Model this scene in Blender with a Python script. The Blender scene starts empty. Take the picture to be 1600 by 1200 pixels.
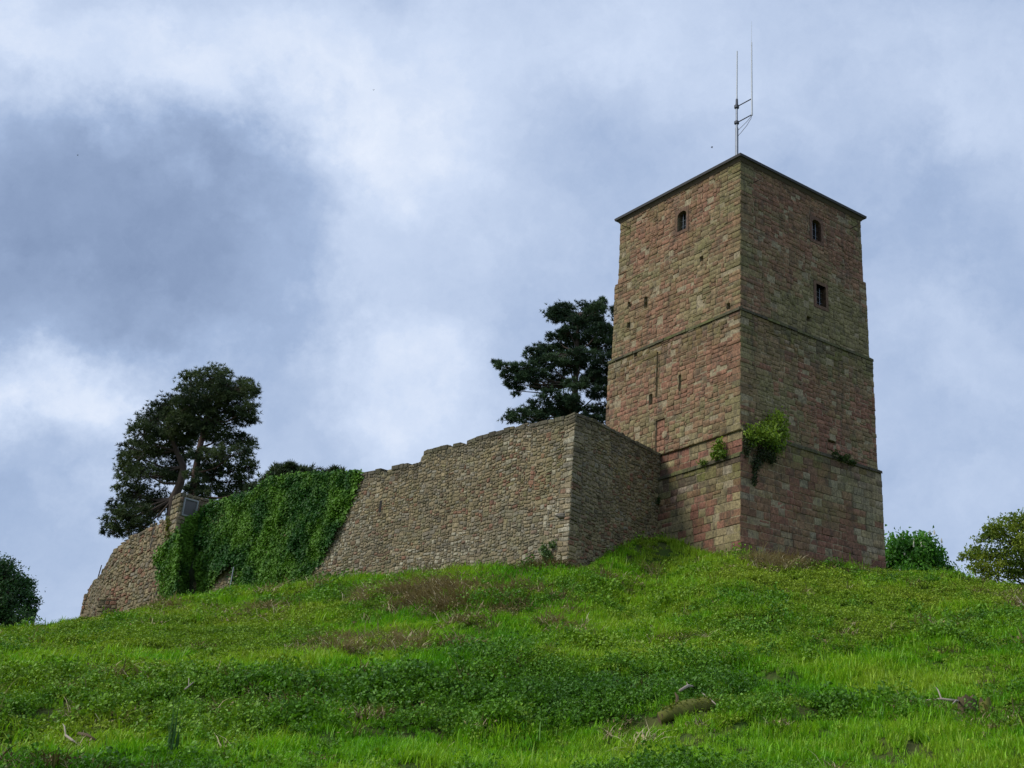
import bpy, math, random
import numpy as np
from mathutils import Vector

random.seed(7)
RNG = np.random.default_rng(11)
SC = bpy.context.scene
COL = SC.collection

# ------------------------------------------------------------------ camera
FPX, CX, CY, PITCH = 1970.0, 1157.0, 486.0, math.radians(23.7)   # focal length / principal point measured on the 1600x1200 photo
cam_d = bpy.data.cameras.new('camera')
cam = bpy.data.objects.new('camera', cam_d)
COL.objects.link(cam)
cam_d.sensor_fit = 'HORIZONTAL'
cam_d.sensor_width = 36.0
cam_d.lens = FPX / 1600 * 36
cam_d.shift_x = -(CX - 800) / 1600
cam_d.shift_y = -(600 - CY) / 1600
cam_d.clip_start = 0.1
cam_d.clip_end = 20000
cam.location = (0, 0, 0)
cam.rotation_euler = (math.pi / 2 + PITCH, 0, 0)
SC.camera = cam

# ------------------------------------------------------------------ exposure, sun
SC.view_settings.view_transform = 'Standard'
SC.view_settings.look = 'None'
SC.view_settings.exposure = 0.3
SC.view_settings.gamma = 1.0
SC.view_settings.use_curve_mapping = False
SUN_AZ, SUN_EL = math.radians(-118), math.radians(39)
sun_d = bpy.data.lights.new('sun', 'SUN')
sun_d.energy = 2.1
sun_d.angle = math.radians(18.0)
sun_d.color = (1.0, 0.965, 0.90)
sun = bpy.data.objects.new('sun', sun_d)
COL.objects.link(sun)
to_sun = Vector((math.sin(SUN_AZ) * math.cos(SUN_EL), math.cos(SUN_AZ) * math.cos(SUN_EL), math.sin(SUN_EL)))
sun.rotation_euler = to_sun.to_track_quat('Z', 'Y').to_euler()
sun.location = to_sun * 200

CP, SP = math.cos(PITCH), math.sin(PITCH)
def ray(px, py):
    """direction of a photo pixel with y = 1"""
    u, v = px - CX, CY - py
    fw = FPX * CP - v * SP
    return np.array([u / fw, 1.0, (FPX * SP + v * CP) / fw])
def project(P):
    P = np.asarray(P, float)
    x, y, z = P[..., 0], P[..., 1], P[..., 2]
    dep = y * CP + z * SP
    up = -y * SP + z * CP
    return CX + FPX * x / dep, CY - FPX * up / dep

# ------------------------------------------------------------------ node helper
class NT:
    def __init__(s, tree):
        s.t = tree; s.n = tree.nodes; s.l = tree.links
    def __call__(s, typ, inputs=None, **props):
        nd = s.n.new(typ)
        for k, v in props.items():
            setattr(nd, k, v)
        for k, v in (inputs or {}).items():
            sock = nd.inputs[k]
            if isinstance(v, bpy.types.NodeSocket):
                s.l.new(v, sock)
            else:
                sock.default_value = v
        return nd
    def m(s, op, a, b=0.0, c=0.0, clamp=False):
        nd = s('ShaderNodeMath', {0: a, 1: b, 2: c}, operation=op, use_clamp=clamp)
        return nd.outputs[0]
    def mix(s, f, a, b, blend='MIX'):
        nd = s('ShaderNodeMix', None, data_type='RGBA', blend_type=blend)
        for idx, v in ((0, f), (6, a), (7, b)):
            if isinstance(v, bpy.types.NodeSocket): s.l.new(v, nd.inputs[idx])
            else: nd.inputs[idx].default_value = v if idx == 0 else (tuple(v) + (1.0,))[:4]
        return nd.outputs[2]
    def ramp(s, f, a, b, smooth=True):
        nd = s('ShaderNodeMapRange', {0: f, 1: a, 2: b, 3: 0.0, 4: 1.0}, interpolation_type='SMOOTHSTEP' if smooth else 'LINEAR')
        return nd.outputs[0]
    def noise(s, vec, scale, detail=4.0, rough=0.55, out=0):
        ins = {'Scale': scale, 'Detail': detail, 'Roughness': rough}
        if vec is not None: ins['Vector'] = vec
        return s('ShaderNodeTexNoise', ins).outputs[out]

# ------------------------------------------------------------------ world: Nishita sky behind a broken cloud layer
world = bpy.data.worlds.new('World')
SC.world = world
world.use_nodes = True
W = NT(world.node_tree)
W.n.clear()
SKY_K = 0.1
skyt = W('ShaderNodeTexSky')
skyt.sky_type = 'NISHITA'
skyt.sun_disc = False
skyt.sun_elevation = SUN_EL
skyt.sun_rotation = SUN_AZ % (2 * math.pi)
skyt.air_density = 1.2
skyt.dust_density = 1.5
tc = W('ShaderNodeTexCoord').outputs['Generated']
warp = W.noise(tc, 3.6, 9.0, 0.64, out=1)
wv = W('ShaderNodeVectorMath', {0: warp, 1: (0.5, 0.5, 0.5)}, operation='SUBTRACT').outputs[0]
wv2 = W('ShaderNodeVectorMath', {0: wv, 'Scale': 0.37}, operation='SCALE').outputs[0]
dirw = W('ShaderNodeVectorMath', {0: tc, 1: wv2}, operation='ADD').outputs[0]
sx = W('ShaderNodeSeparateXYZ', {0: dirw})
az = W.m('ARCTAN2', sx.outputs[0], sx.outputs[1])
hyp = W.m('SQRT', W.m('ADD', W.m('MULTIPLY', sx.outputs[0], sx.outputs[0]), W.m('MULTIPLY', sx.outputs[1], sx.outputs[1])))
el = W.m('ARCTAN2', sx.outputs[2], hyp)
# bright (+) and dark (-) cloud masses: photo position of the centre, half sizes, tilt in degrees, weight
CLOUDS = [
    (230, 110, 420, 90, 8, .34), (60, 60, 250, 120, 0, .22), (560, 60, 420, 120, 0, .26), (980, 90, 300, 160, 0, .14),
    (170, 270, 300, 130, 12, -.36), (330, 330, 240, 120, 20, -.26), (430, 300, 160, 90, 20, -.15), (80, 470, 220, 110, 0, -.36), (420, 520, 160, 120, 0, -.16), (60, 250, 160, 90, 0, -.14),
    (690, 330, 200, 160, 30, .26), (560, 420, 150, 150, 40, .36), (590, 590, 100, 110, -30, .32), (530, 610, 90, 60, 0, .2), (180, 600, 110, 90, -40, .40), (130, 710, 90, 110, 20, .42), (60, 640, 110, 60, 0, .22), (210, 560, 60, 40, -30, .22),
    (700, 540, 120, 160, -30, -.25), (30, 860, 170, 130, 0, -.22), (450, 640, 90, 90, 0, -.08),
    (1000, 330, 260, 130, 20, -.10), (880, 200, 200, 80, 10, -.10), (1480, 130, 220, 130, 20, .20), (1350, 240, 170, 120, 0, -.14), (1480, 420, 220, 130, 0, -.18), (1480, 640, 220, 120, 0, -.16), (1440, 330, 160, 90, -20, -.16), (760, 690, 200, 80, 0, .14), (620, 680, 110, 90, 30, .16), (1500, 520, 100, 60, 30, .20), (1130, 120, 130, 90, 0, .05),
]
val = None
for (px, py, rx, ry, tilt, wgt) in CLOUDS:
    r0 = ray(px, py)
    a0 = math.atan2(r0[0], r0[1]); e0 = math.atan2(r0[2], math.hypot(r0[0], r0[1]))
    k = 1.0 / 2000
    c, s_ = math.cos(math.radians(tilt)), math.sin(math.radians(tilt))
    da = W.m('SUBTRACT', az, a0); de = W.m('SUBTRACT', el, e0)
    uu = W.m('DIVIDE', W.m('SUBTRACT', W.m('MULTIPLY', da, c), W.m('MULTIPLY', de, s_)), rx * k * 1.35)
    vv = W.m('DIVIDE', W.m('ADD', W.m('MULTIPLY', da, s_), W.m('MULTIPLY', de, c)), ry * k * 1.35)
    d = W.m('SQRT', W.m('ADD', W.m('MULTIPLY', uu, uu), W.m('MULTIPLY', vv, vv)))
    g = W.m('MULTIPLY', W.ramp(d, 1.5, -0.1), wgt * .72)
    val = g if val is None else W.m('ADD', val, g)
n1 = W.m('MULTIPLY', W.m('SUBTRACT', W.noise(tc, 4.5, 8.0, 0.58), 0.5), 0.85)
n2 = W.m('MULTIPLY', W.m('SUBTRACT', W.noise(dirw, 8.0, 8.0, 0.64), 0.5), 0.52)
val = W.m('ADD', W.m('ADD', val, n1), W.m('ADD', n2, 0.50))
val = W.m('ADD', W.m('MULTIPLY', val, .70), .125)
cr = W('ShaderNodeValToRGB', {0: val})
els = cr.color_ramp.elements
els[0].position = 0.0; els[0].color = (.185, .25, .395, 1)
els[1].position = 1.0; els[1].color = (.80, .83, .885, 1)
e = els.new(.33); e.color = (.31, .40, .58, 1)
e = els.new(.66); e.color = (.51, .595, .755, 1)
cl = W('ShaderNodeVectorMath', {0: cr.outputs[0], 'Scale': 1.0 / SKY_K}, operation='SCALE').outputs[0]
cover = W.m('ADD', 0.9, W.m('MULTIPLY', val, 0.1), clamp=True)
skyc = W.mix(cover, skyt.outputs[0], cl)
bg = W('ShaderNodeBackground', {0: skyc, 1: SKY_K})
W('ShaderNodeOutputWorld', {0: bg.outputs[0]})

# ------------------------------------------------------------------ numeric noise
def _h(ix, iy, iz, seed):
    n = (ix.astype(np.int64) * 374761393 + iy.astype(np.int64) * 668265263 + iz.astype(np.int64) * 2147483647 + seed * 1274126177) & 0x7fffffff
    n = ((n ^ (n >> 13)) * 1274126177) & 0x7fffffff
    n = ((n ^ (n >> 16)) * 1103515245) & 0x7fffffff
    return (n & 0xffff) / 65535.0
def vn(x, y, z=0.0, seed=0):
    x, y, z = np.broadcast_arrays(np.asarray(x, float), np.asarray(y, float), np.asarray(z, float))
    xi, yi, zi = np.floor(x), np.floor(y), np.floor(z)
    fx, fy, fz = x - xi, y - yi, z - zi
    fx, fy, fz = (f * f * (3 - 2 * f) for f in (fx, fy, fz))
    r = 0
    for dx in (0, 1):
        for dy in (0, 1):
            for dz in (0, 1):
                w = (fx if dx else 1 - fx) * (fy if dy else 1 - fy) * (fz if dz else 1 - fz)
                r = r + w * _h(xi + dx, yi + dy, zi + dz, seed)
    return r
def fbm(x, y, z=0.0, seed=0, o=3):
    r, a, t = 0, 1, 0
    for k in range(o):
        r = r + a * vn(np.asarray(x) * 2 ** k, np.asarray(y) * 2 ** k, np.asarray(z) * 2 ** k, seed + k * 17); t += a; a *= .5
    return r / t

# ------------------------------------------------------------------ materials
def new_mat(name):
    m = bpy.data.materials.new(name)
    m.use_nodes = True
    T = NT(m.node_tree)
    T.n.clear()
    return m, T
def finish(T, bsdf, disp=None):
    T('ShaderNodeOutputMaterial', {0: bsdf})

def stone_material(name, attr='stone', base=None, bump=0.5, grime=0.55, scale=1.0, moss=0.35, lichen=0.25):
    m, T = new_mat(name)
    pos = T('ShaderNodeNewGeometry').outputs['Position']
    if base is None:
        col = T('ShaderNodeAttribute', attribute_name=attr).outputs['Color']
    else:
        col = T('ShaderNodeRGB').outputs[0]; col.default_value = tuple(base) + (1,)
    nf = T.noise(pos, 9 * scale, 6, .65)
    col = T.mix(1.0, col, T.mix(T.ramp(nf, .25, .75), (.5, .5, .5), (1.4, 1.38, 1.34)), 'MULTIPLY')
    ng = T.noise(pos, 38 * scale, 4, .7)
    col = T.mix(1.0, col, T.mix(T.ramp(ng, .25, .75), (.6, .6, .6), (1.35, 1.35, 1.33)), 'MULTIPLY')
    # mossy and black weathering, pale lichen spots
    nm = T.noise(pos, 0.75, 5, .65)
    fm = T.m('MULTIPLY', T.ramp(nm, .50, .66), T.m('MULTIPLY', T.ramp(nf, .35, .6), moss))
    col = T.mix(fm, col, (.15, .155, .05))
    nd = T.noise(pos, 1.7, 6, .7)
    fd = T.m('MULTIPLY', T.ramp(nd, .50, .66), T.m('MULTIPLY', T.ramp(ng, .3, .6), grime))
    col = T.mix(fd, col, (.065, .058, .045))
    mp = T('ShaderNodeMapping', {'Vector': pos, 'Scale': (2.2, 2.2, .22)}).outputs[0]
    nst = T.noise(mp, 1.6, 5, .65)
    fs = T.m('MULTIPLY', T.ramp(nst, .52, .70), T.m('MULTIPLY', T.ramp(ng, .2, .7), grime * .9))
    col = T.mix(fs, col, (.07, .062, .045))
    nl = T.noise(pos, 5.0, 5, .7)
    fl = T.m('MULTIPLY', T.ramp(nl, .63, .72), lichen)
    col = T.mix(fl, col, (.40, .375, .29))
    h = T.m('ADD', T.m('MULTIPLY', nf, 1.0), T.m('MULTIPLY', ng, .5))
    bp = T('ShaderNodeBump', {'Strength': bump, 'Distance': 0.03, 'Height': h})
    b = T('ShaderNodeBsdfPrincipled', {'Base Color': col, 'Roughness': .92, 'Specular IOR Level': .2, 'Normal': bp.outputs[0]})
    finish(T, b.outputs[0])
    return m
M_STONE = stone_material('weathered_sandstone', grime=.75, moss=.45)
M_RUBBLE = stone_material('rubble_sandstone', bump=.8, grime=.6, moss=.3, lichen=.4)
M_MORTAR = stone_material('lime_mortar', base=(.32, .265, .17), bump=.8, moss=.4, grime=.6, lichen=.1)
M_MORTAR_R = stone_material('rubble_mortar', base=(.31, .26, .17), bump=.9, moss=.35, grime=.6, lichen=.15)
M_JAMB = stone_material('red_jamb_stone', base=(.155, .092, .064), bump=.3, moss=.2, grime=.3, lichen=.1)

def simple_mat(name, col, rough=.6, metal=0.0, var=.25, scale=6.0, spec=.4):
    m, T = new_mat(name)
    pos = T('ShaderNodeNewGeometry').outputs['Position']
    n = T.noise(pos, scale, 5, .65)
    lo = tuple(c * (1 - var) for c in col); hi = tuple(min(1, c * (1 + var)) for c in col)
    c = T.mix(n, lo, hi)
    bp = T('ShaderNodeBump', {'Strength': .25, 'Distance': .02, 'Height': n})
    b = T('ShaderNodeBsdfPrincipled', {'Base Color': c, 'Roughness': rough, 'Metallic': metal, 'Specular IOR Level': spec, 'Normal': bp.outputs[0]})
    finish(T, b.outputs[0])
    return m
M_SLATE = simple_mat('dark_slate', (.05, .047, .045), .7)
M_EAVE = simple_mat('eave_board', (.10, .075, .05), .8)
M_IRON = simple_mat('rusty_iron', (.05, .035, .03), .7, .3)
M_STEEL = simple_mat('galvanised_steel', (.22, .24, .27), .5, .6)
M_DARKSTEEL = simple_mat('dark_steel', (.07, .075, .09), .6, .3)
M_WHITE = simple_mat('pale_fibreglass', (.55, .57, .60), .5)
M_GREYPAINT = simple_mat('grey_painted_frame', (.27, .285, .30), .6)
M_BOARD = simple_mat('dark_panel', (.10, .095, .10), .6, scale=20)
M_BARK = simple_mat('dark_bark', (.075, .055, .042), .95, var=.45, scale=9)
M_PINEBARK = simple_mat('red_pine_bark', (.085, .05, .038), .95, var=.45, scale=5)
M_WOODPALE = simple_mat('weathered_pale_wood', (.34, .28, .22), .9, var=.3, scale=14)
M_DEADWOOD = simple_mat('dead_brown_wood', (.11, .075, .04), .95, var=.4, scale=12)
M_MOSSWOOD = simple_mat('mossy_bark', (.12, .125, .022), .95, var=.5, scale=9)
M_ROTWOOD = simple_mat('rotten_wood', (.085, .065, .03), .95, var=.6, scale=16)
M_FEATHER = simple_mat('dark_feathers', (.03, .03, .035), .8)
M_MAT = simple_mat('ivy_stems', (.035, .05, .02), .95, var=.5, scale=12)
M_ROCK = simple_mat('dark_rock', (.13, .11, .085), .95, var=.45, scale=8)
gm, T = new_mat('window_glass')
b = T('ShaderNodeBsdfPrincipled', {'Base Color': (.02, .022, .025, 1), 'Roughness': .12, 'Specular IOR Level': .6})
finish(T, b.outputs[0])
M_GLASS = gm

def leaf_material(name, attr='leaf', transl=.35, rough=.55, instancer=None, spec=.3):
    """instancer: list of colours picked by the per-instance 'tint', else the 'leaf' colour of the mesh"""
    m, T = new_mat(name)
    if instancer:
        tint = T('ShaderNodeAttribute', attribute_name='tint', attribute_type='INSTANCER').outputs['Fac']
        r = T('ShaderNodeValToRGB', {0: tint})
        E = r.color_ramp.elements
        E[0].position = 0; E[0].color = tuple(instancer[0]) + (1,)
        E[1].position = 1; E[1].color = tuple(instancer[-1]) + (1,)
        for i, c in enumerate(instancer[1:-1], 1):
            e = E.new(i / (len(instancer) - 1)); e.color = tuple(c) + (1,)
        base = r.outputs[0]
        v = T('ShaderNodeAttribute', attribute_name='leaf').outputs['Color']
        col = T.mix(1.0, base, v, 'MULTIPLY')
    else:
        col = T('ShaderNodeAttribute', attribute_name=attr).outputs['Color']
    p = T('ShaderNodeBsdfPrincipled', {'Base Color': col, 'Roughness': rough, 'Specular IOR Level': spec})
    if transl > 0:
        tr = T('ShaderNodeBsdfTranslucent', {'Color': T.mix(1.0, col, (1.25, 1.3, .7), 'MULTIPLY')})
        mx = T('ShaderNodeMixShader', {0: transl, 1: p.outputs[0], 2: tr.outputs[0]})
        finish(T, mx.outputs[0])
    else:
        finish(T, p.outputs[0])
    return m
M_LEAF = leaf_material('leaves')
M_IVY = leaf_material('ivy_leaves', transl=.15, rough=.55, spec=.18)
M_NEEDLE = leaf_material('pine_needles', transl=.08, rough=.6, spec=.2)

# ------------------------------------------------------------------ objects
def np_mesh(name, V, faces, col=None, attr='stone'):
    """faces: list of integer arrays, each (n, k)"""
    me = bpy.data.meshes.new(name)
    V = np.asarray(V, np.float32)
    me.vertices.add(len(V)); me.vertices.foreach_set('co', V.ravel())
    faces = [np.asarray(f, np.int32) for f in faces if len(f)]
    loops = np.concatenate([f.ravel() for f in faces])
    tot = np.concatenate([np.full(len(f), f.shape[1], np.int32) for f in faces])
    start = np.concatenate([[0], np.cumsum(tot)[:-1]]).astype(np.int32)
    me.loops.add(len(loops)); me.loops.foreach_set('vertex_index', loops)
    me.polygons.add(len(tot)); me.polygons.foreach_set('loop_start', start); me.polygons.foreach_set('loop_total', tot)
    if col is not None:
        a = me.attributes.new(attr, 'FLOAT_COLOR', 'POINT')
        c = np.ones((len(V), 4), np.float32); c[:, :3] = col
        a.data.foreach_set('color', c.ravel())
    me.update(calc_edges=True)
    return me
def link(name, me, mat=None, parent=None):
    o = bpy.data.objects.new(name, me)
    COL.objects.link(o)
    if mat is not None and me is not None and not me.materials:
        me.materials.append(mat)
    if parent is not None:
        o.parent = parent
    return o
def tag(o, label=None, cat=None, group=None, kind=None):
    for k, v in (('label', label), ('category', cat), ('group', group), ('kind', kind)):
        if v: o[k] = v
    return o
def thing(name, label, cat, group=None, loc=(0, 0, 0)):
    o = bpy.data.objects.new(name, None)
    COL.objects.link(o)
    o.location = loc
    o.empty_display_size = .3
    return tag(o, label, cat, group)

class MB:
    """collects shapes for one mesh, in coordinates relative to origin"""
    def __init__(s, origin=(0, 0, 0)):
        s.v = []; s.f = []; s.o = np.array(origin, float); s.c = []
    def add(s, V, F, col=None):
        b = len(s.v)
        s.v.extend([tuple(np.asarray(p, float) - s.o) for p in V])
        s.f.extend([tuple(i + b for i in f) for f in F])
        if col is not None: s.c.extend([tuple(col)] * len(V))
    def hexa(s, P, col=None):     # 8 points: bottom ring 0-3, top ring 4-7
        s.add(P, [(3, 2, 1, 0), (4, 5, 6, 7), (0, 1, 5, 4), (1, 2, 6, 5), (2, 3, 7, 6), (3, 0, 4, 7)], col)
    def box(s, c, sx, sy, sz, rz=0):
        ca, sa = math.cos(rz), math.sin(rz)
        P = []
        for z in (-sz / 2, sz / 2):
            for x, y in ((-sx / 2, -sy / 2), (sx / 2, -sy / 2), (sx / 2, sy / 2), (-sx / 2, sy / 2)):
                P.append((c[0] + x * ca - y * sa, c[1] + x * sa + y * ca, c[2] + z))
        s.hexa(P)
    def tube(s, pts, radii, n=6, cap=True):
        pts = [Vector(p) for p in pts]
        V = []; F = []
        for i, p in enumerate(pts):
            d = (pts[min(i + 1, len(pts) - 1)] - pts[max(i - 1, 0)]).normalized()
            a = d.orthogonal().normalized() if i == 0 else (a - d * a.dot(d)).normalized()
            bb = d.cross(a)
            for k in range(n):
                t = 2 * math.pi * k / n
                V.append(p + (a * math.cos(t) + bb * math.sin(t)) * radii[i])
        for i in range(len(pts) - 1):
            for k in range(n):
                F.append((i * n + k, i * n + (k + 1) % n, (i + 1) * n + (k + 1) % n, (i + 1) * n + k))
        if cap:
            F.append(tuple(range(n))[::-1]); F.append(tuple((len(pts) - 1) * n + k for k in range(n)))
        s.add(V, F)
    def build(s, name, mat, parent=None, smooth=False):
        me = bpy.data.meshes.new(name)
        me.from_pydata(s.v, [], s.f)
        if s.c:
            a = me.attributes.new('stone', 'FLOAT_COLOR', 'POINT')
            a.data.foreach_set('color', np.concatenate([np.array(s.c), np.ones((len(s.c), 1))], 1).astype(np.float32).ravel())
        if smooth: me.polygons.foreach_set('use_smooth', [True] * len(me.polygons))
        me.update()
        return link(name, me, mat, parent)

# ------------------------------------------------------------------ plan of the castle (metres, camera eye at the origin, +y ahead)
AZR, AZL = math.radians(45.6), math.radians(-44.4)
dR = np.array([math.sin(AZR), math.cos(AZR), 0]); dL = np.array([math.sin(AZL), math.cos(AZL), 0])
nR, nL = -dL, -dR
TC = np.array([0.0, 50.0, 0.0])            # near corner of the tower's top storey
WR, WL = 8.42, 8.62
FRONT_AZ, RET_AZ = math.radians(-52.5), math.radians(30)
dF = np.array([math.sin(FRONT_AZ), math.cos(FRONT_AZ), 0]); nF = np.array([dF[1] * -1, dF[0], 0]); nF = nF if nF[1] < 0 else -nF
dT = np.array([math.sin(RET_AZ), math.cos(RET_AZ), 0]); nT = np.array([dT[1], -dT[0], 0])
PB = np.array([-6.61, 47.88, 0.0])          # bastion corner
E2 = PB + dF * 27.0                         # where the front wall meets the turret
PT = E2 - dT * 1.36                         # turret corner
dW = np.array([math.sin(math.radians(-45)), math.cos(math.radians(-45)), 0]); nW = np.array([-dW[1], dW[0], 0])
PW1 = PT + dW * 8.2
PW2 = np.array([-39.8, 77.7, 0.0])
PW3 = np.array([-42.4, 82.3, 0.0])

def on_face(px, py, P0, d, off_n=None, off=0.0):
    """(u, z) where the ray of a pixel meets the vertical plane through P0 along d"""
    n = np.array([d[1], -d[0], 0])
    P = P0 + (off_n * off if off_n is not None else 0)
    r = ray(px, py)
    t = np.dot(P, n) / np.dot(r, n)
    h = r * t
    return float(np.dot(h - P, d)), float(h[2])

# ------------------------------------------------------------------ terrain
def zr(px, py, y):
    return ray(px, py)[2] * y
# columns: photo x, then (photo y, depth) on each line of the slope: bottom of frame, bank foot, bank top, terrace back, slope middle, crest or wall foot
COLS = [
    (-500, (1200, 22), (1150, 25), (1090, 30), (1060, 36), (1030, 52), (1010, 72)),
    (0,    (1200, 21), (1152, 24), (1045, 29), (1022, 34), (998, 52), (977, 73)),
    (60,   (1200, 21), (1152, 24), (1045, 29), (1022, 34), (995, 52), (970, 75)),
    (130,  (1200, 21), (1152, 24), (1045, 29), (1020, 34), (985, 52), (961, 77)),
    (180,  (1200, 21), (1152, 24), (1045, 29), (1020, 34), (980, 50), (950, 68.5)),
    (250,  (1200, 21), (1150, 24), (1045, 29), (1020, 34), (975, 48), (935, 63.0)),
    (370,  (1200, 21), (1145, 24), (1045, 29), (1018, 34), (965, 46), (916, 61.0)),
    (500,  (1200, 21), (1148, 24), (1046, 29), (1018, 34), (955, 45), (900, 57.8)),
    (650,  (1200, 21), (1160, 24), (1046, 29), (1015, 34), (945, 43), (889, 53.6)),
    (720,  (1200, 21), (1165, 24), (1046, 29), (1013, 34), (940, 42), (882, 51.6)),
    (870,  (1200, 21), (1165, 24), (1046, 29), (1012, 34), (935, 41), (880, 47.7)),
    (920,  (1200, 21), (1160, 24), (1046, 29), (1012, 34), (905, 45), (879, 48.2)),
    (985,  (1200, 21), (1155, 24), (1048, 29), (1012, 34), (887, 49.2), (845, 50.9)),
    (1040, (1200, 21), (1150, 24), (1050, 29), (1012, 34), (885, 50.2), (840, 52.4)),
    (1100, (1200, 21), (1148, 24), (1052, 29), (1012, 34), (874, 49.4), (852, 51.0)),
    (1157, (1200, 21), (1146, 24), (1056, 29), (1010, 34), (885, 46.5), (861, 49.5)),
    (1270, (1200, 21), (1145, 24), (1070, 29), (1012, 34), (925, 43), (874, 52.6)),
    (1377, (1200, 21), (1142, 24), (1072, 29), (1015, 34), (935, 45), (884, 55.8)),
    (1450, (1200, 21), (1140, 24), (1070, 29), (1015, 34), (945, 45), (894, 55.0)),
    (1600, (1200, 21), (1138, 24), (1066, 29), (1020, 34), (962, 44), (919, 52.0)),
    (1900, (1200, 21), (1150, 24), (1080, 29), (1040, 34), (1000, 44), (965, 50.0)),
    (2500, (1200, 21), (1170, 24), (1110, 29), (1080, 34), (1050, 44), (1030, 50.0)),
]
K_TH, K_R, K_Z = [], [], []
for c in COLS:
    th = None; rr = [0.0, 9.0]; zz = [-1.6, -1.15]
    for (py, y) in c[1:]:
        r = ray(c[0], py)
        if py == c[1][0]: th = math.atan2(r[0], 1)
        rr.append(math.hypot(r[0], 1) * y); zz.append(r[2] * y - (.1 if y > 40 else .05))
    zz[-1] -= .05 if 950 < c[0] < 1070 else .42 if 1090 < c[0] < 1420 else float(np.interp(c[0], [130, 250, 500, 870], [.95, .7, .5, .25]))
    # azimuth at the crest, because the column leans a little
    r = ray(c[0], c[-1][0]); th = math.atan2(r[0], 1)
    zc, rc = zz[-1], rr[-1]
    rr += [rc + 6, rc + 40, rc + 110, 420, 5000]; zz += [zc + .25, zc - .8, zc - 8, -25, -60]
    K_TH.append(th); K_R.append(rr); K_Z.append(zz)
K_TH, K_R, K_Z = np.array(K_TH), np.array(K_R), np.array(K_Z)
for i in range(1, len(K_TH)): K_TH[i] = max(K_TH[i], K_TH[i - 1] + 1e-3)

def ground_z(x, y, noise=True):
    x = np.asarray(x, float); y = np.asarray(y, float)
    shp = np.broadcast(x, y).shape
    x, y = np.broadcast_to(x, shp).ravel(), np.broadcast_to(y, shp).ravel()
    th = np.arctan2(x, y); r = np.hypot(x, y)
    R = np.stack([np.interp(th, K_TH, K_R[:, k]) for k in range(K_R.shape[1])], 1)
    Z = np.stack([np.interp(th, K_TH, K_Z[:, k]) for k in range(K_R.shape[1])], 1)
    # limited tangents
    S = (Z[:, 1:] - Z[:, :-1]) / (R[:, 1:] - R[:, :-1])
    Tn = np.zeros_like(Z); Tn[:, 0] = S[:, 0]; Tn[:, -1] = S[:, -1]
    a, b = S[:, :-1], S[:, 1:]
    Tn[:, 1:-1] = np.where(a * b > 0, 2 * a * b / (a + b + 1e-12), 0)
    k = np.clip((r[:, None] >= R).sum(1) - 1, 0, R.shape[1] - 2)
    I = np.arange(len(r))
    h = R[I, k + 1] - R[I, k]; t = np.clip((r - R[I, k]) / h, 0, 1)
    z = ((2 * t**3 - 3 * t**2 + 1) * Z[I, k] + (t**3 - 2 * t**2 + t) * h * Tn[I, k] + (-2 * t**3 + 3 * t**2) * Z[I, k + 1] + (t**3 - t**2) * h * Tn[I, k + 1])
    side = np.clip((np.abs(th) - math.radians(52)) / math.radians(50), 0, 1); side = side * side * (3 - 2 * side)
    flat = -1.6 - np.clip(r - 6, 0, 4000) * .03
    z = z * (1 - side) + flat * side
    if noise:
        w = np.clip((r - 6) / 10, 0, 1) * np.clip((110 - r) / 20, 0, 1) * (1 - side)
        rc_ = np.interp(th, K_TH, K_R[:, 7]); w = w * (.35 + .65 * np.clip(np.abs(rc_ - r) / 7, 0, 1))
        w = w * (1 - .8 * np.exp(-((x + 4.2) / 3.2) ** 2 - ((y - 49.5) / 3.2) ** 2))
        z = z + w * ((fbm(x * .35, y * .35, 0, 3, 3) - .5) * .62 + (vn(x * 1.1, y * 1.1, 0, 9) - .5) * .34 + (vn(x * 2.7, y * 2.7, 0, 10) - .5) * .14)
    return z.reshape(shp)
def gz(x, y): return float(ground_z(x, y))
def px_ground(px, py):
    r = ray(px, py)
    ys = np.linspace(14, 85, 1500)
    d = ys * r[2] - ground_z(ys * r[0], ys)
    i = int(np.argmax(d < 0)) if (d < 0).any() else len(ys) - 1
    return r * ys[i]

th_grid = np.unique(np.concatenate([np.radians(np.linspace(-180, -48, 45)), np.radians(np.linspace(-48, 24, 420)), np.radians(np.linspace(24, 180, 50))]))[:-1]
r_grid = np.concatenate([np.linspace(.8, 17, 18), np.linspace(17.4, 86, 230), np.geomspace(88, 5000, 34)])
TH, RR = np.meshgrid(th_grid, r_grid, indexing='ij')
GX, GY = np.sin(TH) * RR, np.cos(TH) * RR
GZ = ground_z(GX, GY)
nt, nr = TH.shape
V = np.stack([GX.ravel(), GY.ravel(), GZ.ravel()], 1)
idx = np.arange(nt * nr).reshape(nt, nr); nx = np.roll(idx, -1, 0)
F = np.stack([idx[:, :-1], idx[:, 1:], nx[:, 1:], nx[:, :-1]], -1).reshape(-1, 4)
V = np.concatenate([V, [[0, 0, -1.6]]])
Ft = np.stack([idx[:, 0], nx[:, 0], np.full(nt, nt * nr)], 1)
m, T = new_mat('hill_soil')
pos = T('ShaderNodeNewGeometry').outputs['Position']
na = T.noise(pos, .5, 6, .65); nb = T.noise(pos, 6, 5, .7)
c = T.mix(T.ramp(na, .4, .62), (.045, .085, .014), (.08, .09, .026))
c = T.mix(T.m('MULTIPLY', T.ramp(nb, .55, .7), .6), c, (.085, .06, .035))
bp = T('ShaderNodeBump', {'Strength': .8, 'Distance': .06, 'Height': nb})
b = T('ShaderNodeBsdfPrincipled', {'Base Color': c, 'Roughness': .95, 'Specular IOR Level': .1, 'Normal': bp.outputs[0]})
finish(T, b.outputs[0])
hill_me = np_mesh('hill', V, [F, Ft])
hill_me.polygons.foreach_set('use_smooth', [True] * len(hill_me.polygons))
tag(link('hill', hill_me, m), kind='structure')

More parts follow.
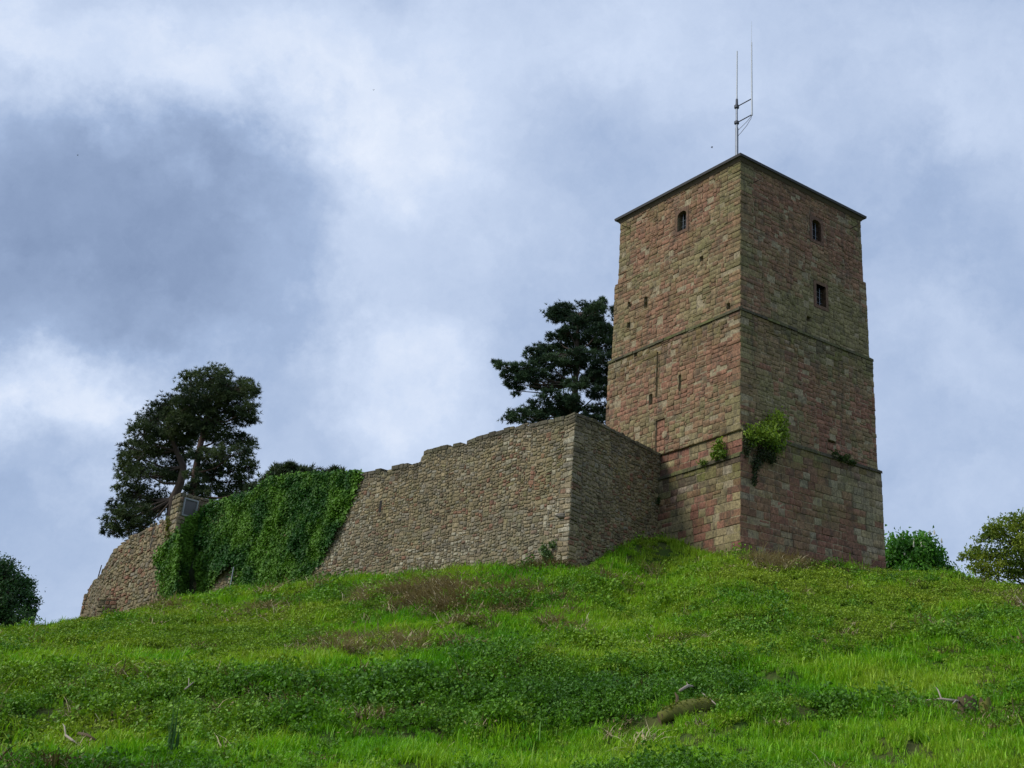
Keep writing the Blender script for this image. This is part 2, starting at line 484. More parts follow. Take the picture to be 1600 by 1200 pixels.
# ------------------------------------------------------------------ masonry
def subtract(rects, holes, minw=.05):
    for (a, b, c, d) in holes:
        out = []
        for (u0, u1, v0, v1) in rects:
            if u1 <= a or u0 >= b or v1 <= c or v0 >= d:
                out.append((u0, u1, v0, v1)); continue
            if a - u0 > minw: out.append((u0, a, v0, v1))
            if u1 - b > minw: out.append((b, u1, v0, v1))
            m0, m1 = max(u0, a), min(u1, b)
            if c - v0 > minw and m1 - m0 > minw: out.append((m0, m1, v0, c))
            if v1 - d > minw and m1 - m0 > minw: out.append((m0, m1, d, v1))
        rects = out
    return rects
def courses(u0, u1, v0, v1, ch, sw, rnd, split=0.0, quoin=None):
    """rectangles of a coursed wall"""
    out = []; v = v0; k = 0
    while v < v1 - .02:
        h = rnd.uniform(*ch)
        if v1 - (v + h) < ch[0] * .6: h = v1 - v
        u = u0
        if quoin:
            q = quoin[k % 2] * rnd.uniform(.85, 1.15); out.append((u, u + q, v, v + h)); u += q
        while u < u1 - .01:
            w = rnd.uniform(*sw) * (h / (.5 * (ch[0] + ch[1]))) ** .35
            if u1 - (u + w) < sw[0] * .7: w = u1 - u
            if split and rnd.random() < split and h > .16:
                s = rnd.uniform(.35, .65) * h
                out.append((u, u + w, v, v + s)); out.append((u, u + w, v + s, v + h))
            else:
                out.append((u, u + w, v, v + h))
            u += w
        v += h; k += 1
    return out

def packed(u0, u1, v0, v1, cw, ch, ws, hs, rnd, quoin=None):
    """interlocking stones without continuous courses; ws / hs: weighted sizes in cells"""
    out = []
    nv = max(1, round((v1 - v0) / ch)); ch = (v1 - v0) / nv
    if quoin:
        v = v0; k = 0
        while v < v1 - .01:
            h = min(rnd.choice((2, 3)) * ch, v1 - v); out.append((u0, u0 + quoin[k % 2] * rnd.uniform(.85, 1.1), v, v + h)); v += h; k += 1
    nu = max(1, round((u1 - u0) / cw)); cw = (u1 - u0) / nu
    used = [[False] * nu for _ in range(nv)]
    if quoin:
        for (a, b, c, d) in out:
            for j in range(nv):
                if c - .001 <= v0 + (j + .5) * ch < d:
                    for i in range(min(nu, int(round((b - u0) / cw)))): used[j][i] = True
    W_ = [w for w, k in ws for _ in range(k)]; H_ = [h for h, k in hs for _ in range(k)]
    for j in range(nv):
        for i in range(nu):
            if used[j][i]: continue
            w, h = rnd.choice(W_), rnd.choice(H_)
            if h > w: h = w
            ww = 0
            while ww < w and i + ww < nu and not used[j][i + ww]: ww += 1
            if i + ww == nu - 1 and not used[j][nu - 1]: ww += 1
            h = min(h, nv - j)
            while h > 1 and any(used[j + q][i + p] for q in range(h) for p in range(ww)): h -= 1
            for q in range(h):
                for p in range(ww): used[j + q][i + p] = True
            out.append((u0 + i * cw, u0 + (i + ww) * cw, v0 + j * ch, v0 + (j + h) * ch))
    if quoin:      # stretch quoins to the first free stone so that no gap is left
        out = [(a, u0 + int(round((b - u0) / cw)) * cw, c, d) if a == u0 and b - a in (b - a,) and k < len(out) and a <= u0 + 1e-9 and (b - u0) > .0 else (a, b, c, d) for k, (a, b, c, d) in enumerate(out)]
    return out

class Wall:
    """one masonry thing: stones are collected, the 300 that show largest become parts, the rest one joined part"""
    def __init__(s, root, mat):
        s.root = root; s.mat = mat; s.st = []
        s.o = np.array(root.location)
    def ashlar(s, rects, P0, d, n, colf, rnd, joint=.018, proud=.014):
        for (u0, u1, v0, v1) in rects:
            if u1 - u0 < .04 or v1 - v0 < .04: continue
            j = joint * rnd.uniform(.35, .75)
            jt = lambda: rnd.uniform(-.011, .011)
            h = rnd.gauss(0, proud)
            if rnd.random() < .06: h -= rnd.uniform(.015, .035)
            pts = [(u0 + j + jt(), v0 + j + jt()), (u1 - j + jt(), v0 + j + jt()), (u1 - j + jt(), v1 - j + jt()), (u0 + j + jt(), v1 - j + jt())]
            b = rnd.uniform(.008, .022); cu, cv = (u0 + u1) / 2, (v0 + v1) / 2
            ins = [(u + (b if u < cu else -b), v + (b if v < cv else -b)) for u, v in pts]
            rings = [(pts, -.05), (pts, h - b * .8), (ins, h)]
            s._add(rings, P0, d, n, colf(cu, cv, rnd), rnd)
    def rubble(s, rects, P0, d, n, colf, rnd, warp=None, joint=.03, proud=.03, zmax=None, keep=None):
        for (u0, u1, v0, v1) in rects:
            cu, cv = (u0 + u1) / 2, (v0 + v1) / 2
            if zmax is not None:
                t = min(zmax(cu), zmax(u0 * .8 + u1 * .2) + .02, zmax(u0 * .2 + u1 * .8) + .02)
                if cv > t: continue
                v1 = min(v1, t + .03)
                if v1 - v0 < .05: continue
            w, h = u1 - u0, v1 - v0
            if w < .05 or h < .05: continue
            j = joint * rnd.uniform(.25, .75)
            a, b2 = w / 2 - j, h / 2 - j
            if a < .02 or b2 < .02: continue
            cc = rnd.uniform(.12, .34)
            base = [(-1, -1 + cc * 1.2), (-1 + cc * .8, -1), (1 - cc * .8, -1), (1, -1 + cc), (1, 1 - cc * 1.1), (1 - cc * .8, 1), (-1 + cc, 1), (-1, 1 - cc)]
            pts = []
            for (x, y) in base:
                uu = cu + a * x * rnd.uniform(.86, 1.03); vv = cv + b2 * y * rnd.uniform(.84, 1.03)
                pts.append((uu, vv + (warp(uu, vv) if warp else 0)))
            cvw = cv + (warp(cu, cv) if warp else 0)
            pr = abs(rnd.gauss(proud, proud * .6))
            tu, tv = rnd.uniform(-.25, .25), rnd.uniform(-.25, .25)
            k = rnd.uniform(.62, .8)
            ins = [(cu + (x - cu) * k + tu * a * .3, cvw + (y - cvw) * k + tv * b2 * .3) for x, y in pts]
            s._add([(pts, -.06), (pts, pr * .35 - .005), (ins, pr)], P0, d, n, colf(cu, cv, rnd), rnd)
    def _add(s, rings, P0, d, n, col, rnd):
        N = len(rings[0][0]); V = []
        for pts, w in rings:
            for (u, v) in pts:
                V.append(P0 + d * u + n * (w + (rnd.uniform(-.005, .005) if w > -.04 else 0)) + np.array([0, 0, v]))
        F = []
        flip = np.dot(np.cross(d, (0, 0, 1)), n) < 0
        for r in range(len(rings) - 1):
            for k in range(N):
                q = (r * N + k, r * N + (k + 1) % N, (r + 1) * N + (k + 1) % N, (r + 1) * N + k)
                F.append(q[::-1] if flip else q)
        cap = tuple((len(rings) - 1) * N + k for k in range(N))
        F.append(cap[::-1] if flip else cap)
        V = np.array(V)
        s.st.append((V, F, np.clip(col, .01, .9)))
    def build(s, hidden=None, stuff_name='masonry'):
        area = []
        for V, F, c in s.st:
            N = len(V) // 3
            X, Y = project(V[2 * N:])
            a = abs(np.dot(X, np.roll(Y, 1)) - np.dot(Y, np.roll(X, 1))) / 2
            mx, my = X.mean(), Y.mean()
            m = V.mean(0)
            vis = -5 < mx < 1605 and -5 < my < 1205 and m[2] > gz(m[0], m[1]) + .1 and not (hidden and hidden(mx, my))
            area.append(a if vis else 0)
        order = np.argsort(area)[::-1]
        ind = set(int(i) for i in order[:300] if area[i] > 0)
        for i in sorted(ind):
            V, F, c = s.st[i]
            o = V.mean(0)
            me = bpy.data.meshes.new('stone'); me.from_pydata([tuple(p) for p in V - o], [], F)
            at = me.attributes.new('stone', 'FLOAT_COLOR', 'POINT')
            at.data.foreach_set('color', np.tile(np.append(c, 1.0), len(V)).astype(np.float32))
            ob = link('stone', me, s.mat, s.root); ob.location = o - s.o
        V4, F4, F8, C, b = [], [], [], [], 0
        for i, (V, F, c) in enumerate(s.st):
            if i in ind: continue
            V4.append(V - s.o); C.append(np.tile(c, (len(V), 1)))
            for f in F: (F4 if len(f) == 4 else F8).append([k + b for k in f])
            b += len(V)
        if V4:
            me = np_mesh(stuff_name, np.concatenate(V4), [np.array(F4), np.array(F8) if F8 else np.zeros((0, 8), int)], np.concatenate(C))
            tag(link(stuff_name, me, s.mat, s.root), kind='stuff')

def core_face(mb, P0, d, n, u0, u1, v0, v1, w, holes=(), depth=.45):
    """a flat wall face with openings, their reveals and dark backs"""
    us = sorted({u0, u1, *[h[0] for h in holes], *[h[1] for h in holes]}); us = [u for u in us if u0 <= u <= u1]
    vs = sorted({v0, v1, *[h[2] for h in holes], *[h[3] for h in holes]}); vs = [v for v in vs if v0 <= v <= v1]
    pt = lambda u, v, ww: P0 + d * u + n * ww + np.array([0, 0, v])
    for i in range(len(us) - 1):
        for j in range(len(vs) - 1):
            cu, cv = (us[i] + us[i + 1]) / 2, (vs[j] + vs[j + 1]) / 2
            if any(h[0] < cu < h[1] and h[2] < cv < h[3] for h in holes): continue
            mb.add([pt(us[i], vs[j], w), pt(us[i + 1], vs[j], w), pt(us[i + 1], vs[j + 1], w), pt(us[i], vs[j + 1], w)], [(0, 1, 2, 3)])
    for h in holes:
        if not (v0 <= h[2] < v1): continue
        dp = h[4] if len(h) > 4 else depth
        c = [(h[0], h[2]), (h[1], h[2]), (h[1], h[3]), (h[0], h[3])]
        A = [pt(u, v, w + .03) for u, v in c]; B = [pt(u, v, w - dp) for u, v in c]
        mb.add(A + B, [(0, 4, 5, 1), (1, 5, 6, 2), (2, 6, 7, 3), (3, 7, 4, 0), (4, 7, 6, 5)])

lerp = lambda a, b, t: np.asarray(a) * (1 - t) + np.asarray(b) * t
RED = np.array([.285, .138, .092]); DRED = np.array([.205, .092, .068]); BUFF = np.array([.325, .26, .145]); OLIVE = np.array([.205, .175, .085])
GREY = np.array([.31, .28, .215]); DARK = np.array([.08, .07, .048]); BROWN = np.array([.24, .155, .092]); PALE = np.array([.42, .385, .29]); MOSS = np.array([.115, .125, .032])
sm = lambda x, a, b: float(np.clip((x - a) / (b - a), 0, 1))

# ---- tower: offsets of each storey, heights from the photo
z_top, zA, zB, zCR, zCL = 29.45, 26.05, 22.0, 16.5, 15.4
Z_FOOT = 8.5
st_R = [(zA, z_top, 0.0), (zB, zA, .10), (zCR, zB, .21), (Z_FOOT, zCR, .33)]
st_L = [(zA, z_top, 0.0), (zB, zA, .10), (zCL, zB, .21), (Z_FOOT, zCL, .33)]
def off(st, z):
    for a, b, o in st:
        if a <= z < b: return o
    return st[0][2] if z >= z_top else st[-1][2]
tower = thing('tower', 'tall square red and buff sandstone keep tower with a low dark roof', 'tower', loc=(0, 56, 11))
TO = np.array(tower.location)
rnd = random.Random(5)
# openings on the faces
def hole(px, py, w, h, face):
    P0, d, n, st = (TC, dR, nR, st_R) if face == 'R' else (TC, dL, nL, st_L)
    u, z = on_face(px, py, P0, d)
    u, z = on_face(px, py, P0, d, n, off(st, z))
    return (u - w / 2, u + w / 2, z - h / 2, z + h / 2)
WIN = [('L', hole(1065.5, 345, .62, 1.02, 'L'), True), ('R', hole(1276, 360, .62, 1.1, 'R'), True), ('R', hole(1283, 462, .66, 1.05, 'R'), False)]
SLITS = {'L': [hole(1062, 598, .13, .75, 'L'), hole(1016.5, 624, .24, .50, 'L')] + [hole(x, y, .22, .26, 'L') for x, y in ((983, 476), (1009, 468), (1009, 476), (982, 508), (993, 553), (1138, 478), (1096, 404), (1017, 540))],
         'R': [hole(1264, 498, .30, .26, 'R'), hole(1300, 690, .55, .12, 'R')]}
NICHE = hole(1031, 680, .62, 1.5, 'L') + (.10,)
GROOVE = hole(1026.5, 585, .10, 2.2, 'L') + (.06,)
def grow(h, g): return (h[0] - g, h[1] + g, h[2] - g, h[3] + g)

def col_tower(face):
    def f(u, v, r):
        n1 = float(fbm(u * .35 + (9 if face == 'R' else 0), v * .35, 0, 21, 3)); n2 = float(vn(u * .9, v * .9, 4, 31 if face == 'R' else 33))
        x = r.random()
        if face == 'L':
            if v < 17.0:
                t = .50 if v < 15.4 else .60
                if v < 12.6: t = .33
                c = (lerp(RED, DRED, r.random() * .8) if x < t else lerp(BUFF, OLIVE, r.random() * .45))
                if 13.9 < v < 15.4: c = lerp(c, lerp(RED, GREY, .45), .45 * r.random())
            elif v < zB:
                p = .55 * sm(u, 5.5, 0.5) + .35 * (n1 > .5) + .22
                c = lerp(RED, BROWN, r.random() * .6) if x < p else lerp(BUFF, OLIVE, .3 + .6 * r.random()) * .92
            else:
                p = .52 + 2.6 * (n1 - .47)
                c = lerp(RED, BROWN, .15 + .6 * r.random()) if x < p else lerp(lerp(BUFF, OLIVE, r.random()), BROWN, .3 * r.random())
        else:
            if v < zCR:
                p = .92 if v < 14.4 else .55 + .35 * sm(u, 6, 2)
                p -= .55 * (sm(u, 6.2, 7.8) if v > 12.6 else sm(u, 7.2, 8.4) * .7)
                if u < .9: p -= .35
                c = lerp(RED, DRED, .25 + .75 * r.random()) if x < p else lerp(BUFF, GREY, r.random() * .7)
            elif v < zB:
                p = .12 + .75 * sm(u, 1.8, 4.2) * (1 - .55 * sm(v, 20.3, 21.5)) - .25 * (n2 > .62) - .3 * sm(u, 7.4, 8.3)
                c = lerp(RED, DRED, .7 * r.random()) if x < p else lerp(OLIVE, BUFF, .55 * r.random())
            elif v < zA:
                p = .28 + 2.4 * (n1 - .42)
                c = lerp(BROWN, RED, .5 * r.random()) if x < p else lerp(OLIVE, BUFF, .35 * r.random())
            else:
                p = .60 + 2.4 * (n1 - .48)
                c = lerp(BROWN, RED, .2 + .6 * r.random()) * .9 if x < p else lerp(OLIVE, BUFF, .4 * r.random())
        # runs of moss and black crust under the offsets and the eaves
        st = st_L if face == 'L' else st_R
        for (a, b, o), ln, amt in zip(st, (.9, 1.3, 1.9, 1.7), (.6, .4, 1.25, 1.1)):
            k = sm(b - v, ln, 0) if b - v > 0 else 0
            if k > 0:
                nn = float(vn(u * 1.6, b * 3, v * .25, 77))
                k *= amt * (.35 + .9 * nn)
                tgt = MOSS if r.random() < .5 else (DARK if r.random() < .85 else GREY)
                c = lerp(c, tgt, min(.85, k))
        k = sm(n2, .62, .8) * .5
        c = lerp(c, OLIVE, k)
        big = float(fbm(u * .5 + 3, v * .5, 7, 61, 3))
        mean = lerp(lerp(BROWN, RED, .6), OLIVE, sm(big, .56, .40) if v < 16.6 else sm(n1, .56, .42))
        c = lerp(c, mean, (.05 if face == 'L' else .18) if v < 16.6 else .42)
        return c * r.uniform(.80, 1.18)
    return f
wall = Wall(tower, M_STONE)
core = MB(TO)
REC = .022
for face, P0, d, n, st, st2, Wd in (('R', TC, dR, nR, st_R, st_L, WR), ('L', TC, dL, nL, st_L, st_R, WL)):
    bands = sorted({z for a, b, o in st + st2 for z in (a, b)})
    surr = [grow(h, .17) for f, h, arch in WIN if f == face]
    cut = surr + [h[:4] for h in SLITS[face]] + ([NICHE[:4], GROOVE[:4]] if face == 'L' else [])
    for z0, z1 in zip(bands[:-1], bands[1:]):
        zm = (z0 + z1) / 2; o, o2 = off(st, zm), off(st2, zm)
        tall = zm < zCR
        rects = courses(-o2 + .004, Wd + o, z0, z1 - .002, (.26, .38) if zm < 16.6 else (.19, .34), (.36, .72) if zm < 16.6 else (.26, .62), rnd, split=.03 if zm < 16.6 else .10, quoin=(.85, .5))
        if zm > 16.6: rects = packed(-o2 + .004, Wd + o, z0, z1 - .002, .105, .10, ((2, 1), (3, 4), (4, 4), (5, 3), (6, 1)), ((1, 2), (2, 6), (3, 3)), rnd, quoin=(.85, .5))
        rects = subtract(rects, cut)
        wall.ashlar(rects, P0 + n * o, d, n, col_tower(face), rnd, proud=.009 if zm < 16.6 else .011)
        hs = [h for h in [w[1] for w in WIN if w[0] == face] + SLITS[face] + ([NICHE, GROOVE] if face == 'L' else []) if z0 <= h[2] and h[3] <= z1]
        core_face(core, P0 + n * o, d, n, -o2 + REC, Wd + o - REC, z0, z1, -REC, hs)
# far faces and the tops of the offsets
def corner(o):  # footprint at offset o (same on all sides)
    a = TC + nR * o + nL * o
    return [a, TC + nR * o + dR * (WR + o), TC + dR * (WR + o) + dL * (WL + o), TC + nL * o + dL * (WL + o)]
for a, b, o in st_R:
    q = corner(o - REC)
    for i, j in ((1, 2), (2, 3)):
        core.add([q[i] + (0, 0, a), q[j] + (0, 0, a), q[j] + (0, 0, b), q[i] + (0, 0, b)], [(0, 1, 2, 3)])
    core.add([p + np.array([0, 0, b - .06]) for p in corner(o - .015)], [(0, 1, 2, 3)])
core.add([p + np.array([0, 0, zCL - .06]) for p in corner(.33 - .015)], [(0, 1, 2, 3)])
core.build('wall_core', M_MORTAR, tower)
wall.ashlar(courses(NICHE[0] + .01, NICHE[1] - .01, NICHE[2] + .01, NICHE[3] - .01, (.25, .36), (.3, .6), rnd), TC + nL * (.21 - .075), dL, nL, lambda u, v, r: lerp(RED, BROWN, r.random() * .6), rnd)
wall.build(hidden=lambda x, y: x < 1033 and y > 655 and y > 655 + (x - 950) * .6)
# plinth stones along the foot of the right face
pl = Wall(tower, M_STONE)
# stepped weathering strips on the offsets (sloping ledges)
for face, P0, d, n, st, st2, Wd in (('R', TC, dR, nR, st_R, st_L, WR), ('L', TC, dL, nL, st_L, st_R, WL)):
    for (a, b, o), (a2, b2, o_up) in list(zip(st[1:], st[:-1]))[1:]:
        mb = MB(TO); u = -off(st2, b - .1)
        pieces = []
        while u < Wd + o - .05:
            w = min(rnd.uniform(.5, 1.1), Wd + o - u)
            pieces.append((u, u + w)); u += w
        for (u0, u1) in pieces:
            e = rnd.uniform(-.012, .03); t = rnd.uniform(.0, .05)
            pt = lambda uu, ww, zz: P0 + d * uu + n * ww + np.array([0, 0, zz])
            mb.hexa([pt(u0 + .01, o + .05 + e, b - .12), pt(u1 - .01, o + .05 + e, b - .12), pt(u1 - .01, o_up - .03, b - .05), pt(u0 + .01, o_up - .03, b - .05),
                     pt(u0 + .01, o + .035 + e, b + .0 + t * .3), pt(u1 - .01, o + .035 + e, b + t * .3), pt(u1 - .01, o_up - .03, b + .10 + t), pt(u0 + .01, o_up - .03, b + .10 + t)],
                    lerp(DARK, MOSS, rnd.random() * .6) * rnd.uniform(.8, 1.3))
        mb.build('ledge', M_STONE, tower)

# windows
for f, h, arch in WIN:
    P0, d, n, st = (TC, dR, nR, st_R) if f == 'R' else (TC, dL, nL, st_L)
    o = off(st, h[2]); B = P0 + n * o
    pt = lambda u, v, w: B + d * u + n * w + np.array([0, 0, v])
    u0, u1, v0, v1 = h
    gl = MB(TO); gl.hexa([pt(u0, v0, -.30), pt(u1, v0, -.30), pt(u1, v0, -.32), pt(u0, v0, -.32), pt(u0, v1, -.30), pt(u1, v1, -.30), pt(u1, v1, -.32), pt(u0, v1, -.32)])
    win = gl.build('window', M_GLASS, tower)
    sub = lambda mb, name, mat: mb.build(name, mat, win)
    # stone surround
    N = 8
    inner = [(u0, v0), (u1, v0)]
    if arch:
        rr_ = (u1 - u0) / 2; sp = v1 - rr_ * .62
        inner += [((u0 + u1) / 2 + rr_ * math.cos(t), sp + rr_ * .62 * math.sin(t)) for t in np.linspace(0, math.pi, N)]
    else:
        inner += [(u1 + (u0 - u1) * t, v1) for t in np.linspace(0, 1, N)]
    g = .165
    outer = [(u0 - g, v0 - g), (u1 + g, v0 - g), (u1 + g, v1 + g * .9)] + [(u1 + g + (u0 - u1 - 2 * g) * t, v1 + g) for t in np.linspace(0, 1, N)[1:-1]] + [(u0 - g, v1 + g * .9)]
    M = len(inner); mb = MB(TO)
    Vv = [pt(u, v, .012) for u, v in outer] + [pt(u, v, .012) for u, v in inner] + [pt(u, v, -.29) for u, v in inner] + [pt(u, v, -.08) for u, v in outer]
    Ff = []
    for k in range(M):
        q = (k + 1) % M
        Ff += [(k, q, M + q, M + k), (M + k, M + q, 2 * M + q, 2 * M + k), (3 * M + k, 3 * M + q, q, k)]
    mb.add(Vv, Ff); sub(mb, 'frame', M_JAMB)
    for t in ((.33, .66) if not arch else (.36, .70)):
        mb = MB(TO); u = u0 + (u1 - u0) * t
        mb.tube([pt(u, v0 + .01, -.2), pt(u, v1 - .03, -.2)], [.016, .016], 5); sub(mb, 'bar', M_STEEL)
    for t in ((.25, .5, .75) if not arch else (.33, .62)):
        mb = MB(TO); v = v0 + (v1 - v0) * t
        mb.tube([pt(u0 + .01, v, -.222), pt(u1 - .01, v, -.222)], [.012, .012], 5); sub(mb, 'bar', M_STEEL)

# cornice and roof
ov = .20
def slab(mb, o0, z0, o1, z1):
    a, b = corner(o0), corner(o1)
    mb.hexa([p + np.array([0, 0, z0]) for p in a] + [p + np.array([0, 0, z1]) for p in b])
mb = MB(TO); slab(mb, .02, z_top - .02, .13, z_top + .13); mb.build('cornice', M_EAVE, tower)
mb = MB(TO)
a, b = corner(ov), corner(ov + .02)
ctr = sum(np.array(p) for p in a) / 4
V = [p + np.array([0, 0, z_top + .132]) for p in a] + [p + np.array([0, 0, z_top + .25]) for p in b] + [ctr + np.array([0, 0, z_top + 1.9])]
mb.add(V, [(3, 2, 1, 0), (0, 1, 5, 4), (1, 2, 6, 5), (2, 3, 7, 6), (3, 0, 7 - 3, 7), (4, 5, 8), (5, 6, 8), (6, 7, 8), (7, 4, 8)])
mb.build('roof', M_SLATE, tower)
# iron stubs under the eaves
for face, px, py, ln, side in (('R', 1178, 285, .5, 1), ('R', 1329, 357, .45, 1), ('L', 984, 357, .5, -1)):
    P0, d, n = (TC, dR, nR) if face == 'R' else (TC, dL, nL)
    u, z = on_face(px, py, P0, d)
    p = P0 + d * u + np.array([0, 0, z])
    mb = MB(TO); mb.tube([p - n * .05, p + n * ln], [.022, .02], 5); mb.build('iron_stub', M_IRON, tower)
# round relief stone beside the niche
u, z = on_face(1039, 679, TC, dL, nL, .21)
p = TC + nL * .21 + dL * u + np.array([0, 0, z])
mb = MB(TO); mb.tube([p - nL * .03, p + nL * .03, p + nL * .05], [.17, .17, .12], 12); ob = mb.build('round_stone', stone_material('pale_stone', base=(.36, .29, .18)), tower)

# ---- curtain walls
def poly_top(pts):
    xs = [p[0] for p in pts]; ys = [p[1] for p in pts]
    return lambda u: float(np.interp(u, xs, ys))
def wall_core(mb, P0, d, n, us, top, bot, thick, w=-.022, mitre=0.0):
    """a thick body whose top follows the broken crest"""
    A = []
    for u in us:
        t = top(u) - .06
        base = P0 + d * u
        bk = base - n * thick + d * (mitre * thick if u == us[0] else 0)
        A.append([base + n * w + (0, 0, bot(u)), base + n * w + (0, 0, t), bk + (0, 0, t), bk + (0, 0, bot(u))])
    V = [p for r in A for p in r]; F = []
    for i in range(len(A) - 1):
        for k in range(4):
            F.append((i * 4 + k, i * 4 + (k + 1) % 4, i * 4 + 4 + (k + 1) % 4, i * 4 + 4 + k))
    F.append((0, 1, 2, 3)); k = (len(A) - 1) * 4; F.append((k + 3, k + 2, k + 1, k))
    mb.add(V, F)
def warp_fn(seed, amp=.14):
    return lambda u, v: amp * (float(vn(u * .55, v * .8, 0, seed)) - .5) * 2 + .05 * (float(vn(u * 2.1, v * 2.1, 0, seed + 1)) - .5) * 2
def col_rubble(seed, red=.25, top=None, lich=0.0, dark=.0, redzone=None):
    def f(u, v, r):
        n1 = float(fbm(u * .3, v * .3, 0, seed, 3)); n2 = float(fbm(u * .5, v * .5, 5, seed + 3, 3))
        x = r.random()
        p = red + .6 * (n1 - .5) + (redzone(u, v) if redzone else 0)
        if x < p: c = lerp(lerp(RED, BROWN, .3 + .5 * r.random()), DRED, .4 * r.random())
        elif x < p + .60: c = lerp(BUFF, lerp(BROWN, GREY, .4), .5 * r.random()) * .9
        elif x < p + .75: c = lerp(OLIVE, GREY, r.random() * .7)
        else: c = lerp(GREY, BROWN, .4 * r.random()) * .85
        if n2 > .52: c = lerp(c, GREY * .95, sm(n2, .52, .72) * .7 * r.random())
        if lich and r.random() < lich * sm(float(fbm(u * .28, v * .28, 9, seed + 8, 2)), .42, .62): c = lerp(c, PALE, .5 + .4 * r.random())
        n3 = float(fbm(u * .22 + 40, v * .3, 2, seed + 12, 3))
        c = lerp(c, lerp(DARK, GREY, .35), sm(n3, .50, .64) * .5 * r.uniform(.4, 1.2))
        if r.random() < .08 + dark: c = lerp(c, DARK, .6)
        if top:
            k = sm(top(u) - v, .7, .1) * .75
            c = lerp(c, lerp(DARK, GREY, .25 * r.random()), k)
        return c * r.uniform(.8, 1.15)
    return f

GROUP_W = 'castle curtain walls'
# front wall crest from the photo
crest = []
for (px, py) in ((905, 647), (880, 652), (840, 661), (800, 669), (760, 680), (731, 688), (729.5, 695), (727, 696), (724.5, 690), (722, 692), (690, 699), (665, 705), (659, 712), (656, 722), (630, 727), (606, 732), (604, 741), (601, 741), (599, 734), (575, 738), (560, 741), (480, 752), (430, 760), (400, 776), (350, 788), (318, 800), (300, 808)):
    crest.append(on_face(px, py, PB, dF))
top_front = poly_top(crest)
front = thing('curtain_wall', 'long rubble stone castle wall between the ivy and the bastion corner', 'castle wall', GROUP_W, loc=tuple(PB + dF * 13 + np.array([0, 0, 10.5])))
fw = Wall(front, M_RUBBLE); rnd = random.Random(21)
LF = 27.2
us = sorted(set(list(np.arange(0, LF, .4)) + [c[0] for c in crest if 0 < c[0] < LF] + [LF]))
mb = MB(front.location)
slit1 = on_face(594, 791, PB, dF)
us = [us[0]] + [x for x in us if x > .9]
wall_core(mb, PB + dF * .03, dF, nF, us, top_front, lambda u: 8.0, 1.3, mitre=.4)
mb.build('wall_core', M_MORTAR_R, front)
rects = packed(.0, LF, 9.0, 17.1, .077, .072, ((2, 3), (3, 5), (4, 4), (5, 2), (6, 1)), ((1, 3), (2, 6), (3, 2)), rnd, quoin=(.62, .36))
rects = subtract(rects, [(slit1[0] - .10, slit1[0] + .10, slit1[1] - .36, slit1[1] + .36)])
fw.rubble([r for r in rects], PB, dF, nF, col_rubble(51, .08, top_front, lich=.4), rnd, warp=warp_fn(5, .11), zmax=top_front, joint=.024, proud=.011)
# coping stones laid on the crest
u = .1
while u < 14.3:
    w = rnd.uniform(.25, .6)
    t0, t1 = top_front(u + .03), top_front(u + w - .03)
    if abs(t0 - t1) < .1 and rnd.random() < .9:
        V = []
        zz = rnd.uniform(.02, .09)
        for (uu, tt) in ((u + .02, t0), (u + w - .02, t1)):
            for ww in (.03, -.55):
                V.append((uu, ww, tt - .12)); V.append((uu + rnd.uniform(-.02, .02), ww * .9, tt + zz))
        P = lambda q: PB + dF * q[0] + nF * q[1] + np.array([0, 0, q[2]])
        a = [P(q) for q in V]
        Vq = np.array([a[0], a[4], a[6], a[2], a[1], a[5], a[7], a[3]])
        fw.st.append((np.concatenate([Vq, Vq[4:]]), [(3, 2, 1, 0), (0, 1, 5, 4), (1, 2, 6, 5), (2, 3, 7, 6), (3, 0, 4, 7), (4, 5, 6, 7)], lerp(DARK, GREY, .3 * rnd.random()) * rnd.uniform(.8, 1.2)))
    u += w
IVY_POLY = [(567, 738), (556, 770), (538, 810), (520, 845), (500, 878), (478, 905), (440, 916), (380, 920), (370, 916), (378, 872), (346, 896), (320, 927), (296, 932), (252, 934), (247, 905), (250, 868), (268, 842), (292, 812), (316, 797), (340, 785), (400, 770), (428, 748), (470, 742), (520, 741), (540, 738)]
def in_poly(x, y, poly):
    c = False; j = len(poly) - 1
    for i in range(len(poly)):
        xi, yi = poly[i]; xj, yj = poly[j]
        if (yi > y) != (yj > y) and x < (xj - xi) * (y - yi) / (yj - yi) + xi: c = not c
        j = i
    return c
fw.build(hidden=lambda x, y: in_poly(x, y, IVY_POLY))
mb = MB(front.location)
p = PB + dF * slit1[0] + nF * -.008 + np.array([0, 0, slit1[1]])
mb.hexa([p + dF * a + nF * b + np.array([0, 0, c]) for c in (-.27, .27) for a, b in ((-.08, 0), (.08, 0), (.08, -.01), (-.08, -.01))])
mb.build('arrow_slit', simple_mat('painted_slit_shade', (.02, .018, .015), .95), front)  # flat near-black plate: the shade inside the slit is painted, no opening behind
# projecting boulder near the corner
def rock_mb(mb, c, r, seed, n=10, m=6, sq=(1, 1, .7)):
    R = random.Random(seed); V = []; F = []
    for i in range(m + 1):
        ph = math.pi * i / m
        for k in range(n):
            t = 2 * math.pi * k / n; q = r * R.uniform(.78, 1.12)
            V.append((c[0] + q * sq[0] * math.sin(ph) * math.cos(t), c[1] + q * sq[1] * math.sin(ph) * math.sin(t), c[2] + q * sq[2] * math.cos(ph)))
    for i in range(m):
        for k in range(n):
            F.append((i * n + k, (i + 1) * n + k, (i + 1) * n + (k + 1) % n, i * n + (k + 1) % n))
    mb.add(V, F)
mb = MB(front.location)
u, z = on_face(878, 806, PB, dF)
rock_mb(mb, PB + dF * u + nF * .0 + np.array([0, 0, z]), .2, 3, sq=(1.3, .8, .55))
mb.build('projecting_stone', simple_mat('dark_block', (.17, .15, .12), .95, var=.4), front)

